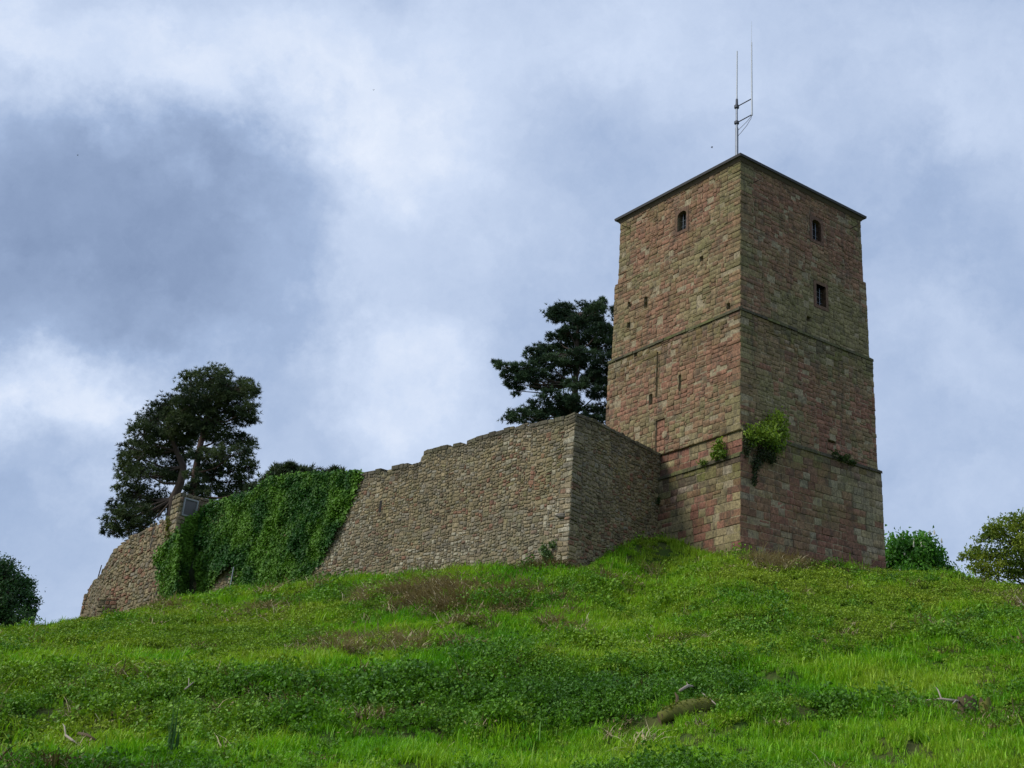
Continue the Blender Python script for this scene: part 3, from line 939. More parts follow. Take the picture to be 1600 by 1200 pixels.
# return wall to the tower
LT = 6.55
ret = thing('curtain_wall', 'short shaded rubble wall running from the bastion corner back to the tower', 'castle wall', GROUP_W, loc=tuple(PB + dT * 3.2 + np.array([0, 0, 10.5])))
rw = Wall(ret, M_RUBBLE)
crest_r = [on_face(px, py, PB, dT) for px, py in ((905, 648), (930, 657), (960, 673), (1000, 694), (1033, 711))]
top_ret = poly_top(crest_r)
mb = MB(ret.location); wall_core(mb, PB + dT * .03, dT, nT, [0] + list(np.arange(1, LT, .5)) + [LT], top_ret, lambda u: 8.0, 1.2, mitre=.4); mb.build('wall_core', M_MORTAR_R, ret)
rects = packed(.004, LT, 9.0, 17.1, .077, .072, ((2, 3), (3, 5), (4, 4), (5, 2)), ((1, 3), (2, 6), (3, 2)), rnd, quoin=(.36, .62))
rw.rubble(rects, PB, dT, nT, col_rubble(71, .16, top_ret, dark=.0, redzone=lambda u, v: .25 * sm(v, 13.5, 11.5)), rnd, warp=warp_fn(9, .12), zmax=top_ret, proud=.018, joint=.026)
u = .1
while u < LT - .5:
    w = rnd.uniform(.3, .65); t0, t1 = top_ret(u), top_ret(u + w); zz = rnd.uniform(.01, .06)
    P = lambda uu, ww, z_: PB + dT * uu + nT * ww + np.array([0, 0, z_])
    Vq = np.array([P(u + .02, .04, t0 - .1), P(u + w - .02, .04, t1 - .1), P(u + w - .02, -.5, t1 - .1), P(u + .02, -.5, t0 - .1),
                   P(u + .03, .03, t0 + zz), P(u + w - .03, .03, t1 + zz), P(u + w - .02, -.5, t1 + zz), P(u + .02, -.5, t0 + zz)])
    rw.st.append((np.concatenate([Vq, Vq[4:]]), [(3, 2, 1, 0), (0, 1, 5, 4), (1, 2, 6, 5), (2, 3, 7, 6), (3, 0, 4, 7), (4, 5, 6, 7)], lerp(DARK, GREY, .4 * rnd.random())))
    u += w
rw.build()

# left wall beyond the turret, in three straight runs
left = thing('curtain_wall', 'receding rubble stone wall left of the small turret, below the pines', 'castle wall', GROUP_W, loc=tuple(PT + dW * 5 + np.array([0, 0, 12.5])))
lw = Wall(left, M_RUBBLE); mb = MB(left.location)
crest_l = [on_face(px, py, PT, dW) for px, py in ((285, 800), (262, 808), (248, 815), (246, 822), (244, 816), (228, 825), (200, 841), (181, 856))]
runs = [(PT, dW, nW, 8.25, poly_top(crest_l))]
for A, B, pts in ((PW1, PW2, ((181, 856), (172, 872), (163, 888), (153, 903), (147, 908))), (PW2, PW3, ((147, 908), (141, 918), (136, 930)))):
    d = (B - A) / np.linalg.norm(B - A); n = np.array([-d[1], d[0], 0]); n = n if np.dot(n, A) < 0 else -n
    runs.append((A, d, n, float(np.linalg.norm(B - A)) + .02, poly_top([on_face(px, py, A, d) for px, py in pts])))
for i, (A, d, n, L, top) in enumerate(runs):
    wall_core(mb, A, d, n, [0] + list(np.arange(.6, L, .4)) + [L], top, lambda u: 10.0, 1.0, mitre=.42 if i == 0 else 0)
    rects = packed(.0, L, 11.0, 17.0, .11, .10, ((2, 3), (3, 5), (4, 4), (5, 2), (6, 1)), ((1, 2), (2, 6), (3, 3)), rnd)
    if i == 0:
        s2 = on_face(238, 838, A, d)
        rects = subtract(rects, [(s2[0] - .13, s2[0] + .13, s2[1] - .66, s2[1] + .75)])
    lw.rubble(rects, A, d, n, col_rubble(91 + i, .16, None), rnd, warp=warp_fn(13 + i, .08), zmax=top, proud=.035)
mb.build('wall_core', M_MORTAR_R, left)
lw.build(hidden=lambda x, y: in_poly(x, y, IVY_POLY) or x < 128)
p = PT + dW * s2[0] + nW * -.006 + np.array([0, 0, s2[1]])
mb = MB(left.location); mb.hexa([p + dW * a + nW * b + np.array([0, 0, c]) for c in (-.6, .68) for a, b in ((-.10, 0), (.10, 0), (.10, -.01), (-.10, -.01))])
mb.build('arrow_slit', bpy.data.materials['painted_slit_shade'], left)  # same plate again, its dark colour stands in for shade in the slit
# iron rod on the lower crest
r = ray(151, 906); p = r * 77.0
mb = MB(left.location); mb.tube([p + np.array([0, 0, -.5]), p + np.array([.12, 0, .9])], [.035, .03], 5); mb.build('iron_rod', M_IRON, left)

# turret with its framed panel
turret = thing('turret', 'small square stone turret with a grey framed panel between ivy and pines', 'turret', loc=tuple(PT + np.array([0, 0, 12.5])))
tw = Wall(turret, M_RUBBLE); mb = MB(turret.location)
ttop = on_face(281, 771, PT, dW)[1]
lean = 0.0
tl = 1.05
dTn = np.array([dT[1], -dT[0], 0])
wall_core(mb, PT + dT * .03, dT, dTn, [0, .8, 1.75], lambda u: ttop, lambda u: 10.0, tl, mitre=.6)
mb.build('wall_core', M_MORTAR_R, turret)
for (A, d, n, L, s_) in ((PT, dT, dTn, 1.78, 5), (PT + nW * .03, dW, nW, tl, 6)):
    rects = courses(0, L, 12.0, ttop + .02, (.18, .34), (.25, .6), rnd)
    if d is dT:
        pu, pz = on_face(296.5, 794, PT, dT)
        rects = subtract(rects, [(pu - .40, pu + .40, pz - .45, pz + .45)])
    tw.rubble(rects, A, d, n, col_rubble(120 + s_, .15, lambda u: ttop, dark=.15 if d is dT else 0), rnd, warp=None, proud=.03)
tw.build(hidden=lambda x, y: in_poly(x, y, IVY_POLY))
pt = lambda u, v, w: PT + dT * u + dTn * w + np.array([0, 0, v])
mb = MB(turret.location); a, b_ = .36, .40
mb.hexa([pt(pu - a, pz - b_, .02), pt(pu + a, pz - b_, .02), pt(pu + a, pz - b_, -.02), pt(pu - a, pz - b_, -.02), pt(pu - a, pz + b_, .02), pt(pu + a, pz + b_, .02), pt(pu + a, pz + b_, -.02), pt(pu - a, pz + b_, -.02)])
panel = mb.build('panel', M_BOARD, turret)
mb = MB(turret.location)
for (u0, u1, v0, v1) in ((-.42, .42, -.47, -.40), (-.42, .42, .40, .47), (-.42, -.36, -.398, .398), (.36, .42, -.398, .398)):
    mb.hexa([pt(pu + x, pz + v, w) for v in (v0, v1) for x, w in ((u0, .07), (u1, .07), (u1, -.02), (u0, -.02))])
mb.build('frame', M_GREYPAINT, panel)

# buttress stub and end pier at the far left
def pier(name, label, cat, pxc, py0, py1, y, w, dep, az_, seed):
    r0 = ray(pxc, py0); z0 = r0[2] * y; z1 = ray(pxc, py1)[2] * y
    base = np.array([r0[0] * y, y, 0]); d = np.array([math.sin(az_), math.cos(az_), 0]); n = np.array([-d[1], d[0], 0]); n = n if n[1] < 0 else -n
    base = base - d * w / 2
    root = thing(name, label, cat, loc=tuple(base + np.array([0, 0, z0])))
    mb = MB(root.location); wall_core(mb, base, d, n, [0, w / 2, w], lambda u: z1 + .04 * math.sin(u * 9), lambda u: z0 - 1, dep); mb.build('wall_core', M_MORTAR_R, root)
    ww = Wall(root, M_RUBBLE); R = random.Random(seed)
    d2 = -n
    for A, dd, nn, L in ((base, d, n, w), (base + d * w, d2, np.array([d2[1], -d2[0], 0]), dep), (base, d2, -np.array([d2[1], -d2[0], 0]), dep)):
        ww.rubble(courses(0, L, z0 - .6, z1, (.14, .28), (.2, .45), R), A, dd, nn, col_rubble(seed, .3, None, dark=.3), R, proud=.03)
    ww.build()
    return root
pier('buttress', 'low dark stone buttress stub at the foot of the far left wall', 'buttress', 165, 958, 934, 67.4, .95, .8, math.radians(-100), 201)
pier('wall_pier', 'narrow dark end pier at the far left tip of the wall', 'stone pier', 129.5, 964, 927, 80.0, .5, .8, math.radians(-70), 203)

# ------------------------------------------------------------------ antenna mast
cz = z_top + 1.7
ap = np.array([-.19, 56.0, cz])
ant = thing('antenna_mast', 'thin twin radio antenna mast rising above the tower roof', 'antenna', loc=tuple(ap))
zpy = lambda py, y=56.0: ray(1152, py)[2] * y
xpx = lambda px, py, y=56.0: ray(px, py)[0] * y
def pole(name, pts, rad, mat, n=8):
    mb = MB(ap); mb.tube([(xpx(px, py, y), y, zpy(py, y)) for px, py, y in pts], rad, n); return mb.build(name, mat, ant)
A_Y, B_Y = 56.0, 55.7
mb = MB(ap); mb.tube([(-.19, 56, cz - .3), (-.19, 56, zpy(200))], [.085, .085], 8); mb.tube([(-.19, 56, zpy(210)), (xpx(1151, 163), 56, zpy(160))], [.06, .058], 8); mb.build('mast', M_STEEL, ant)
pole('antenna_rod', [(1151.3, 160, A_Y), (1151.8, 80, A_Y)], [.042, .034], M_WHITE)
pole('antenna_socket', [(1151.3, 166, A_Y), (1151.3, 155, A_Y)], [.075, .06], M_DARKSTEEL)
pole('antenna_rod', [(1175, 180, B_Y), (1174.6, 120, B_Y), (1174.4, 66, B_Y)], [.045, .04, .032], M_WHITE)
pole('whip', [(1174.4, 66, B_Y), (1174.4, 33, B_Y)], [.012, .006], M_WHITE, 5)
pole('clamp', [(1151, 169, A_Y), (1151, 165, A_Y)], [.13, .13], M_DARKSTEEL)
pole('clamp', [(1151, 193.5, A_Y), (1151, 190, A_Y)], [.13, .13], M_DARKSTEEL)
pole('bracket', [(1151, 167, A_Y), (1175, 154, B_Y)], [.03, .03], M_DARKSTEEL, 6)
pole('bracket', [(1151, 192, A_Y), (1175, 179, B_Y)], [.03, .03], M_DARKSTEEL, 6)
pole('cable', [(1152.5, 213, A_Y), (1158, 207, A_Y - .1), (1167, 196, B_Y), (1173.5, 185, B_Y), (1174.5, 180, B_Y)], [.014] * 5, M_DARKSTEEL, 5)
pole('cable', [(1151.5, 205, A_Y), (1160, 197, A_Y - .1), (1168, 189, B_Y), (1174, 181, B_Y)], [.013] * 4, M_DARKSTEEL, 5)

# ------------------------------------------------------------------ foliage
def leaf_cloud(P, size, up=.3, tri=False, aspect=.6, rng=RNG, nrm=None, fold=.25):
    """bent two-quad leaves around points; returns verts, faces"""
    n = len(P)
    d = rng.normal(size=(n, 3)); d[:, 2] = d[:, 2] * .6 + up
    if nrm is not None: d = d * .6 + nrm
    d /= np.linalg.norm(d, axis=1, keepdims=True) + 1e-9
    q = rng.normal(size=(n, 3)); s = np.cross(d, q); s /= np.linalg.norm(s, axis=1, keepdims=True) + 1e-9
    t = np.cross(s, d)                      # leaf axis
    L = (size * rng.uniform(.65, 1.3, n))[:, None]
    w = L * aspect * .5
    a = P - t * L * .5; b = P + t * L * .5 - d * L * .12
    ml = P + s * w + d * L * fold * .5; mr = P - s * w + d * L * fold * .5
    V = np.stack([a, mr, b, ml], 1).reshape(-1, 3)
    i = np.arange(n)[:, None] * 4
    F = np.concatenate([i + [0, 1, 2], i + [0, 2, 3]], 0)
    return V, F
def needle_tufts(P, axis, size, k, rng=RNG, width=.10):
    """bottle-brush tufts: k narrow triangles round an axis"""
    n = len(P)
    d = rng.normal(size=(n, k, 3)); d /= np.linalg.norm(d, axis=2, keepdims=True)
    d = d * .85 + axis[:, None, :] * .75; d /= np.linalg.norm(d, axis=2, keepdims=True)
    q = rng.normal(size=(n, k, 3)); s = np.cross(d, q); s /= np.linalg.norm(s, axis=2, keepdims=True)
    L = size * rng.uniform(.7, 1.25, (n, k, 1))
    o = P[:, None, :] + d * .02
    V = np.stack([o + s * L * width, o - s * L * width, o + d * L], 2).reshape(-1, 3)
    F = np.arange(n * k * 3).reshape(-1, 3)
    return V, F

def px_lobe(px, py, rx, ry, Y, dy=0.0):
    y = Y + dy
    r = ray(px, py)
    fw = FPX * CP - (CY - py) * SP
    kx = y / fw; kz = y * FPX / fw ** 2
    return np.array([r[0] * y, y, r[2] * y]), np.array([rx * kx, (rx + ry) * .5 * kx, ry * kz])

def tree(name, label, cat, Y, lobes, trunk_px, kind, pal, n_per, size, bark, group=None, branch=.05, trunk_r=.3, sub=7, extra=None, shell=(.45, 1.0), depth_jit=1.0, foot=None, upb=.5, flat=1.0, k=12, seed=1):
    """lobes (photo x, y, half sizes) are foliage masses at the tree's own distance Y, each carried by a limb"""
    rng = np.random.default_rng(seed); R = random.Random(seed)
    tp = [np.array(ray(px, py)) * Y for px, py in trunk_px]
    gx, gy = tp[0][0], Y
    g0 = gz(gx, gy) - .3
    base = np.array([tp[0][0], Y, min(g0, tp[0][2] - .5)])
    root = thing(name, label, cat, group, loc=tuple(base))
    pts = [base] + tp
    rad = [trunk_r * 1.15] + [trunk_r * (1 - .75 * i / max(1, len(tp) - 1)) for i in range(len(tp))]
    mb = MB(base); mb.tube(pts, rad, 8); mb.build('trunk', bark, root, True)
    LB = MB(base); P, AX = [], []
    for (px, py, rx, ry, *dd) in lobes:
        dy = dd[0] if dd else R.uniform(-1, 1) * depth_jit
        c, rv = px_lobe(px, py, rx, ry, Y, dy)
        # limb from the nearest lower trunk point
        best = min(range(len(tp)), key=lambda i: np.linalg.norm(tp[i] - c) + (6 if tp[i][2] > c[2] + .3 else 0))
        s0 = tp[best]; mid = (s0 + c) / 2 + np.array([R.uniform(-.15, .15), R.uniform(-.15, .15), -.10 * np.linalg.norm(c - s0)])
        br = branch * (.6 + .5 * rv.mean())
        LB.tube([s0, mid, c], [br * 1.5, br, br * .5], 5, False)
        vol = rv[0] * rv[2] if kind == 'pine' else rv[0] * rv[2]
        ns = max(5, int(sub * (2.2 if kind == 'pine' else 1) * (vol ** .5)))
        n = max(20, int(n_per * vol))
        # twigs end in sub-clusters
        cs = rng.normal(size=(ns * 3, 3)); cs /= np.linalg.norm(cs, axis=1, keepdims=True)
        cs *= rng.uniform(shell[0], shell[1], (ns * 3, 1)) ** .6
        C = c + cs * rv * np.array([1, 1, flat])
        for q in C[:ns * 2]:
            m2 = (c + q) / 2 + np.array([0, 0, -.04])
            LB.tube([c, m2, q], [br * .45, br * .32, br * .12], 4, False)
        pick = rng.integers(0, len(C), n)
        spread = rv.mean() * (.25 if kind == 'pine' else .34)
        off_ = rng.normal(size=(n, 3)) * spread * np.array([1, 1, .45 if kind == 'pine' else .8])
        p = C[pick] + off_
        P.append(p)
        ax = (p - c) / rv; ax /= np.linalg.norm(ax, axis=1, keepdims=True) + 1e-6; ax[:, 2] += upb
        AX.append(ax / (np.linalg.norm(ax, axis=1, keepdims=True) + 1e-6))
    LB.build('limbs', bark, root, True)
    P = np.concatenate(P); AX = np.concatenate(AX)
    if kind == 'pine':
        V, F = needle_tufts(P, AX, size, k, rng); per = k * 3
    else:
        V, F = leaf_cloud(P, size, upb, rng=rng); per = 4
    clump = fbm(P[:, 0] * .9, P[:, 1] * .9, P[:, 2] * .9, seed, 2)
    t = np.clip((clump - .3) / .4 + rng.normal(size=len(P)) * .22, 0, 1)[:, None]
    pc = np.array(pal[0]) * (1 - t) + np.array(pal[1]) * t
    pc = pc * rng.uniform(.75, 1.25, (len(P), 1))
    me = np_mesh('crown', V - base, [F], np.repeat(pc, per, 0), 'leaf')
    link('crown', me, M_NEEDLE if kind == 'pine' else M_LEAF, root)
    return root, P

PINE = ((.026, .046, .020), (.095, .130, .045))
tree('pine_tree', 'tall dark pine with a bare reddish trunk behind the small turret', 'pine tree', 77.0,
     [(335, 592, 26, 20), (300, 600, 20, 16), (365, 610, 30, 18), (330, 622, 46, 18), (385, 608, 18, 14), (300, 632, 22, 20), (355, 645, 40, 14), (388, 640, 16, 12), (320, 655, 30, 16), (380, 655, 22, 9),
      (345, 680, 34, 14), (378, 690, 20, 13), (300, 672, 28, 18), (362, 712, 34, 12), (385, 730, 16, 12), (325, 715, 28, 14), (350, 738, 34, 10), (380, 752, 22, 9), (330, 760, 26, 9), (370, 770, 24, 8), (345, 782, 22, 8), (398, 765, 14, 6), (322, 740, 22, 10), (308, 758, 14, 9, -1.5), (300, 742, 12, 8, -1.5), (318, 772, 12, 6, -1.5), (298, 765, 12, 7, -1.2)],
     [(301, 775), (305, 740), (312, 700), (322, 660), (328, 620), (334, 595)], 'pine', PINE, 520, .21, M_PINEBARK, 'pines behind the castle wall', trunk_r=.27, branch=.055, depth_jit=1.6, upb=.6, seed=3)
tree('pine_tree', 'broad dark leaning pine, leftmost of the trees behind the wall', 'pine tree', 79.0,
     [(262, 632, 20, 14), (282, 640, 20, 16), (245, 655, 28, 18), (275, 665, 30, 22), (225, 680, 26, 16), (260, 695, 40, 20), (205, 700, 18, 12), (220, 715, 34, 16), (285, 705, 22, 20), (195, 735, 16, 14), (235, 745, 40, 16), (270, 735, 22, 14), (200, 765, 18, 10), (225, 775, 36, 14), (188, 790, 20, 12), (215, 805, 32, 14), (180, 812, 20, 14), (200, 828, 26, 10), (245, 795, 26, 14), (225, 822, 24, 8), (175, 830, 14, 8)],
     [(272, 778), (282, 755), (287, 730), (276, 705), (266, 680), (262, 650)], 'pine', PINE, 480, .21, M_BARK, 'pines behind the castle wall', trunk_r=.30, branch=.06, depth_jit=1.6, upb=.6, seed=4)
tree('pine_tree', 'dark spreading pine standing against the left edge of the tower', 'pine tree', 64.0,
     [(880, 488, 22, 12), (905, 490, 30, 12), (930, 488, 16, 12), (942, 474, 6, 9), (865, 496, 14, 7), (915, 510, 34, 10), (890, 520, 18, 8), (935, 520, 20, 12), (870, 530, 18, 8), (905, 535, 34, 9), (945, 540, 18, 12), (850, 545, 16, 7), (832, 552, 14, 7), (875, 550, 24, 8), (860, 568, 30, 9), (820, 575, 22, 8), (790, 573, 18, 7), (776, 568, 6, 5), (890, 572, 26, 9), (935, 565, 26, 14), (800, 598, 12, 7), (810, 611, 9, 7), (825, 590, 14, 7), (850, 600, 20, 8), (880, 592, 18, 7), (940, 590, 22, 10), (865, 620, 26, 8), (840, 635, 24, 8), (812, 648, 20, 7), (795, 655, 12, 5), (885, 640, 24, 8), (935, 615, 22, 9), (945, 640, 16, 8), (915, 640, 16, 6), (860, 652, 26, 6), (955, 605, 10, 16), (900, 600, 20, 9, -1), (892, 628, 22, 8, -1), (906, 556, 18, 9, -1), (918, 655, 18, 8, -1), (884, 662, 20, 6, -1), (840, 585, 18, 6), (815, 592, 10, 5), (870, 645, 24, 7), (825, 655, 20, 6), (795, 585, 12, 5), (925, 590, 20, 10), (845, 560, 16, 6)],
     [(897, 690), (897, 650), (899, 600), (901, 550), (903, 510), (906, 490)], 'pine', ((.020, .044, .024), (.070, .120, .055)), 1050, .18, M_BARK, 'pines behind the castle wall', trunk_r=.22, branch=.05, depth_jit=.9, upb=.8, seed=5)
tree('pine_tree', 'pine mostly hidden behind the tower, only its left fringe showing', 'pine tree', 72.0,
     [(962, 488, 7, 9), (958, 510, 7, 10), (966, 530, 12, 14), (960, 640, 14, 18), (945, 655, 16, 10), (970, 600, 16, 20), (985, 500, 20, 20), (990, 560, 24, 24)],
     [(985, 700), (985, 640), (985, 560), (985, 500)], 'pine', ((.010, .022, .014), (.026, .048, .026)), 420, .26, M_BARK, 'pines behind the castle wall', trunk_r=.22, branch=.05, depth_jit=.6, upb=.8, seed=6)
tree('pine_tree', 'flat pine top peeping over the ivy covered wall', 'pine tree', 74.0,
     [(445, 738, 24, 9), (470, 742, 28, 9), (505, 746, 24, 7), (525, 738, 12, 5), (425, 750, 16, 9), (400, 768, 20, 8), (385, 775, 14, 6), (465, 755, 40, 9), (455, 730, 10, 5), (500, 758, 30, 8)],
     [(470, 800), (470, 770), (468, 745)], 'pine', PINE, 420, .32, M_BARK, 'pines behind the castle wall', trunk_r=.2, branch=.05, depth_jit=1.0, upb=.9, seed=8)
tree('broadleaf_tree', 'round dark green tree at the far left edge behind the hill', 'tree', 95.0,
     [(10, 900, 30, 18), (-20, 910, 40, 30), (35, 918, 16, 14), (5, 930, 36, 22), (40, 940, 16, 14), (-25, 950, 40, 26), (20, 958, 28, 16), (46, 950, 10, 12), (38, 965, 16, 10), (-10, 980, 40, 14)],
     [(20, 975), (16, 940), (8, 910)], 'leaf', ((.016, .050, .016), (.05, .12, .03)), 1500, .2, M_BARK, trunk_r=.28, depth_jit=1.5, seed=9)
r_ch, P_ch = tree('chestnut_tree', 'bright green chestnut with white candle blossoms right of the tower', 'tree', 78.0,
     [(1420, 850, 34, 14), (1440, 852, 26, 12), (1400, 866, 30, 18), (1435, 870, 36, 18), (1462, 872, 20, 14), (1410, 888, 40, 14), (1450, 890, 32, 12), (1472, 890, 16, 8), (1385, 880, 18, 18), (1430, 905, 50, 12)],
     [(1428, 930), (1428, 890), (1425, 860)], 'leaf', ((.040, .14, .016), (.115, .31, .035)), 1500, .24, M_BARK, trunk_r=.25, depth_jit=1.2, seed=10)
# white candles on the chestnut
rb = np.array(r_ch.location); rc = random.Random(4)
sel = [p for p in P_ch if p[1] < 78.6]; rc.shuffle(sel)
for p in sel[:46]:
    mb = MB(p); h = rc.uniform(.26, .4)
    mb.tube([p, p + np.array([rc.uniform(-.04, .04), -.03, h * .5]), p + np.array([rc.uniform(-.05, .05), -.04, h])], [.055, .05, .01], 6)
    o = mb.build('blossom', simple_mat('white_blossom', (.62, .60, .48), .8) if 'white_blossom' not in bpy.data.materials else bpy.data.materials['white_blossom'], r_ch)
    o.location = p - rb + np.array([0, -.15, .1])
tree('broadleaf_tree', 'sparse yellow green tree with visible branches at the right edge', 'tree', 72.0,
     [(1590, 812, 26, 12), (1565, 825, 22, 12), (1610, 830, 36, 18), (1545, 840, 20, 10), (1575, 850, 32, 14), (1525, 862, 16, 9), (1510, 870, 12, 6), (1550, 870, 26, 12), (1600, 870, 40, 16), (1530, 888, 20, 10), (1570, 892, 30, 10), (1610, 900, 36, 10), (1545, 908, 18, 8), (1640, 850, 40, 30)],
     [(1612, 960), (1606, 915), (1598, 880), (1590, 845)], 'leaf', ((.09, .15, .015), (.26, .32, .03)), 1700, .17, M_BARK, trunk_r=.2, branch=.045, sub=10, depth_jit=1.2, seed=12)
# a fringe of bush at the foot of the chestnut
# ------------------------------------------------------------------ ivy on the wall
rng = np.random.default_rng(77)
ivy = thing('ivy', 'thick dark green ivy blanket draped over the left part of the wall', 'ivy', loc=tuple(PB + dF * 19 + np.array([0, 0, 12])))
IO = np.array(ivy.location)
pp = np.array(IVY_POLY, float)
cand = np.stack([rng.uniform(244, 570, 120000), rng.uniform(735, 936, 120000)], 1)
def in_poly_np(X, Y, poly):
    c = np.zeros(len(X), bool); j = len(poly) - 1
    for i in range(len(poly)):
        xi, yi = poly[i]; xj, yj = poly[j]
        with np.errstate(divide='ignore', invalid='ignore'):
            hit = ((yi > Y) != (yj > Y)) & (X < (xj - xi) * (Y - yi) / (yj - yi + 1e-12) + xi)
        c ^= hit; j = i
    return c
jit = rng.normal(size=cand.shape) * 3.0
ok = in_poly_np(cand[:, 0] + jit[:, 0], cand[:, 1] + jit[:, 1], IVY_POLY)
cand = cand[ok]
def ivy_plane(px):
    return 0 if px > 311 else (1 if px > 281 else 2)
IPL = [(PB, dF, nF), (PT, dT, dTn), (PT, dW, nW)]
def ivy_thick(U, Z, k):
    low = np.clip((14.5 - Z) / 3.5, 0, 1); o = k * 13.7
    t = .06 + np.clip(fbm(U * .55 + o, Z * .55, 0, 5, 3) - .34, 0, 1) * 1.1 * (.4 + .8 * low) + (fbm(U * 1.7 + o, Z * 1.7, 0, 6, 2) - .4) * .30
    t = np.clip(t, .05, 1.3)
    return t if k == 0 else np.clip(t, .1, .6)
PK = np.array([ivy_plane(x) for x, y in cand])
UV = np.array([on_face(x, y, *IPL[k][:2]) for (x, y), k in zip(cand, PK)])
P = np.zeros((len(UV), 3)); NN = np.zeros((len(UV), 3))
for k, (p0, d, n) in enumerate(IPL):
    q = PK == k
    th_ = ivy_thick(UV[q, 0], UV[q, 1], k) - np.abs(rng.normal(size=q.sum())) * .10
    P[q] = p0 + UV[q, :1] * d + np.array([0, 0, 1]) * UV[q, 1:] + n * th_[:, None]; NN[q] = n
V, F = leaf_cloud(P, .135, .15, aspect=.85, rng=rng, nrm=NN * .9 + np.array([0, 0, .35]))
cl_ = fbm(UV[:, 0] * .8, UV[:, 1] * .8, 0, 15, 3)
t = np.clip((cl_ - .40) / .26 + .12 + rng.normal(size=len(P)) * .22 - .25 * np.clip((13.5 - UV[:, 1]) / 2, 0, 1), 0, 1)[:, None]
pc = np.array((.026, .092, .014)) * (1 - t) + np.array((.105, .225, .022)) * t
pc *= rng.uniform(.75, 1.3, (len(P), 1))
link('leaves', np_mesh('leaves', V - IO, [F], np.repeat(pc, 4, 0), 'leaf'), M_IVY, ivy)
# woody mat under the leaves
MV, MF, mb_ = [], [], 0
shrunk = [((x - 410) * .975 + 410, (y - 845) * .97 + 845) for x, y in IVY_POLY]
for k, (p0, d, n) in enumerate(IPL):
    GU, GV = np.meshgrid(np.arange(*((12.5, 27.2), (0, 1.7), (0, 3.2))[k], .15), np.arange(9.5, 17.4, .15), indexing='ij')
    tk = ivy_thick(GU, GV, k) - .13
    PM = p0 + GU[..., None] * d + np.array([0, 0, 1]) * GV[..., None] + n * tk[..., None]
    mx, my = project(PM)
    inside = in_poly_np(mx.ravel(), my.ravel(), shrunk).reshape(mx.shape)
    ii = np.arange(GU.size).reshape(GU.shape) + mb_
    q = inside[:-1, :-1] & inside[1:, :-1] & inside[1:, 1:] & inside[:-1, 1:]
    MF.append(np.stack([ii[:-1, :-1][q], ii[1:, :-1][q], ii[1:, 1:][q], ii[:-1, 1:][q]], 1)); MV.append(PM.reshape(-1, 3)); mb_ += GU.size
me = np_mesh('stem_mat', np.concatenate(MV) - IO, MF); me.polygons.foreach_set('use_smooth', [True] * len(me.polygons))
link('stem_mat', me, M_MAT, ivy)
# a grey stake where the bare triangle meets the ivy
g = px_ground(371, 914); z0 = g[2]
P0 = PB + dF * on_face(371, 905, PB, dF)[0] + nF * .35
mb = MB((P0[0], P0[1], 10.8)); mb.tube([(P0[0], P0[1], 10.6), (P0[0] + .05, P0[1], 13.3)], [.035, .03], 6)
stake = mb.build('stake', M_STEEL); stake.location = (P0[0], P0[1], 10.8); tag(stake, 'thin grey stake beside the bare wall triangle under the ivy', 'stake')

def shrub(name, label, cat, clusters, mat_pal, n_leaf, size, stems, group=None, seed=0, leafmat=None, upb=.4):
    """clusters: list of (centre, radii)"""
    rng = np.random.default_rng(seed); R = random.Random(seed)
    base = np.array(stems)
    root = thing(name, label, cat, group, loc=tuple(base))
    P = []; mb = MB(base)
    tot = sum(r[0] * r[2] for c, r in clusters)
    for c, r in clusters:
        n = int(n_leaf * r[0] * r[2] / tot)
        q = rng.normal(size=(n, 3)); q /= np.linalg.norm(q, axis=1, keepdims=True); q *= rng.uniform(.2, 1, (n, 1)) ** .6
        P.append(np.array(c) + q * np.array(r) * np.where(rng.random((n, 1)) < .15, 1.45, .9) + rng.normal(size=(n, 3)) * .05)
        mid = (base + np.array(c)) / 2 + np.array([R.uniform(-.1, .1), R.uniform(-.1, .1), 0])
        mb.tube([base, mid, np.array(c)], [.022, .016, .008], 5, False)
        for k in range(5):
            mb.tube([np.array(c), P[-1][k]], [.008, .003], 4, False)
    mb.build('stems', M_BARK, root)
    P = np.concatenate(P)
    V, F = leaf_cloud(P, size, upb, rng=rng)
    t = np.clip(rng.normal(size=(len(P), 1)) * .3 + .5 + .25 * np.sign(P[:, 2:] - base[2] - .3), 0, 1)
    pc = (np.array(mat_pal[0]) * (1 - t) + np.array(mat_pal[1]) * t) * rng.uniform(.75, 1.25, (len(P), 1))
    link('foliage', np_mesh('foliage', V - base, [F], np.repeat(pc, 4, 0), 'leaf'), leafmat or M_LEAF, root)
    return root
def fp(px, py, face='R', o=.33, w=.1):
    P0, d, n = (TC, dR, nR) if face == 'R' else (TC, dL, nL)
    u, z = on_face(px, py, P0, d, n, o + w)
    return P0 + n * (o + w) + d * u + np.array([0, 0, z])
def blob(px, py, rx, ry, face='R', o=.33, w=.15):
    p = fp(px, py, face, o, w); k = .0285
    return (p, (rx * k, max(.18, rx * k * .7), ry * k))
GREENB = ((.07, .14, .014), (.24, .34, .035))
shrub('shrub', 'large bright green shrub growing from the ledge at the tower corner', 'shrub',
      [blob(1178, 672, 16, 10), blob(1200, 668, 18, 12), (blob(1212, 655, 16, 14, w=.25)), blob(1222, 682, 14, 13), blob(1195, 688, 24, 12), blob(1178, 690, 12, 9), blob(1210, 700, 18, 10), blob(1225, 665, 9, 10), blob(1218, 648, 8, 8), blob(1170, 680, 8, 8), blob(1200, 680, 22, 14, w=.4)],
      GREENB, 2500, .12, fp(1196, 706, w=.0), 'plants on the tower ledges', 31)
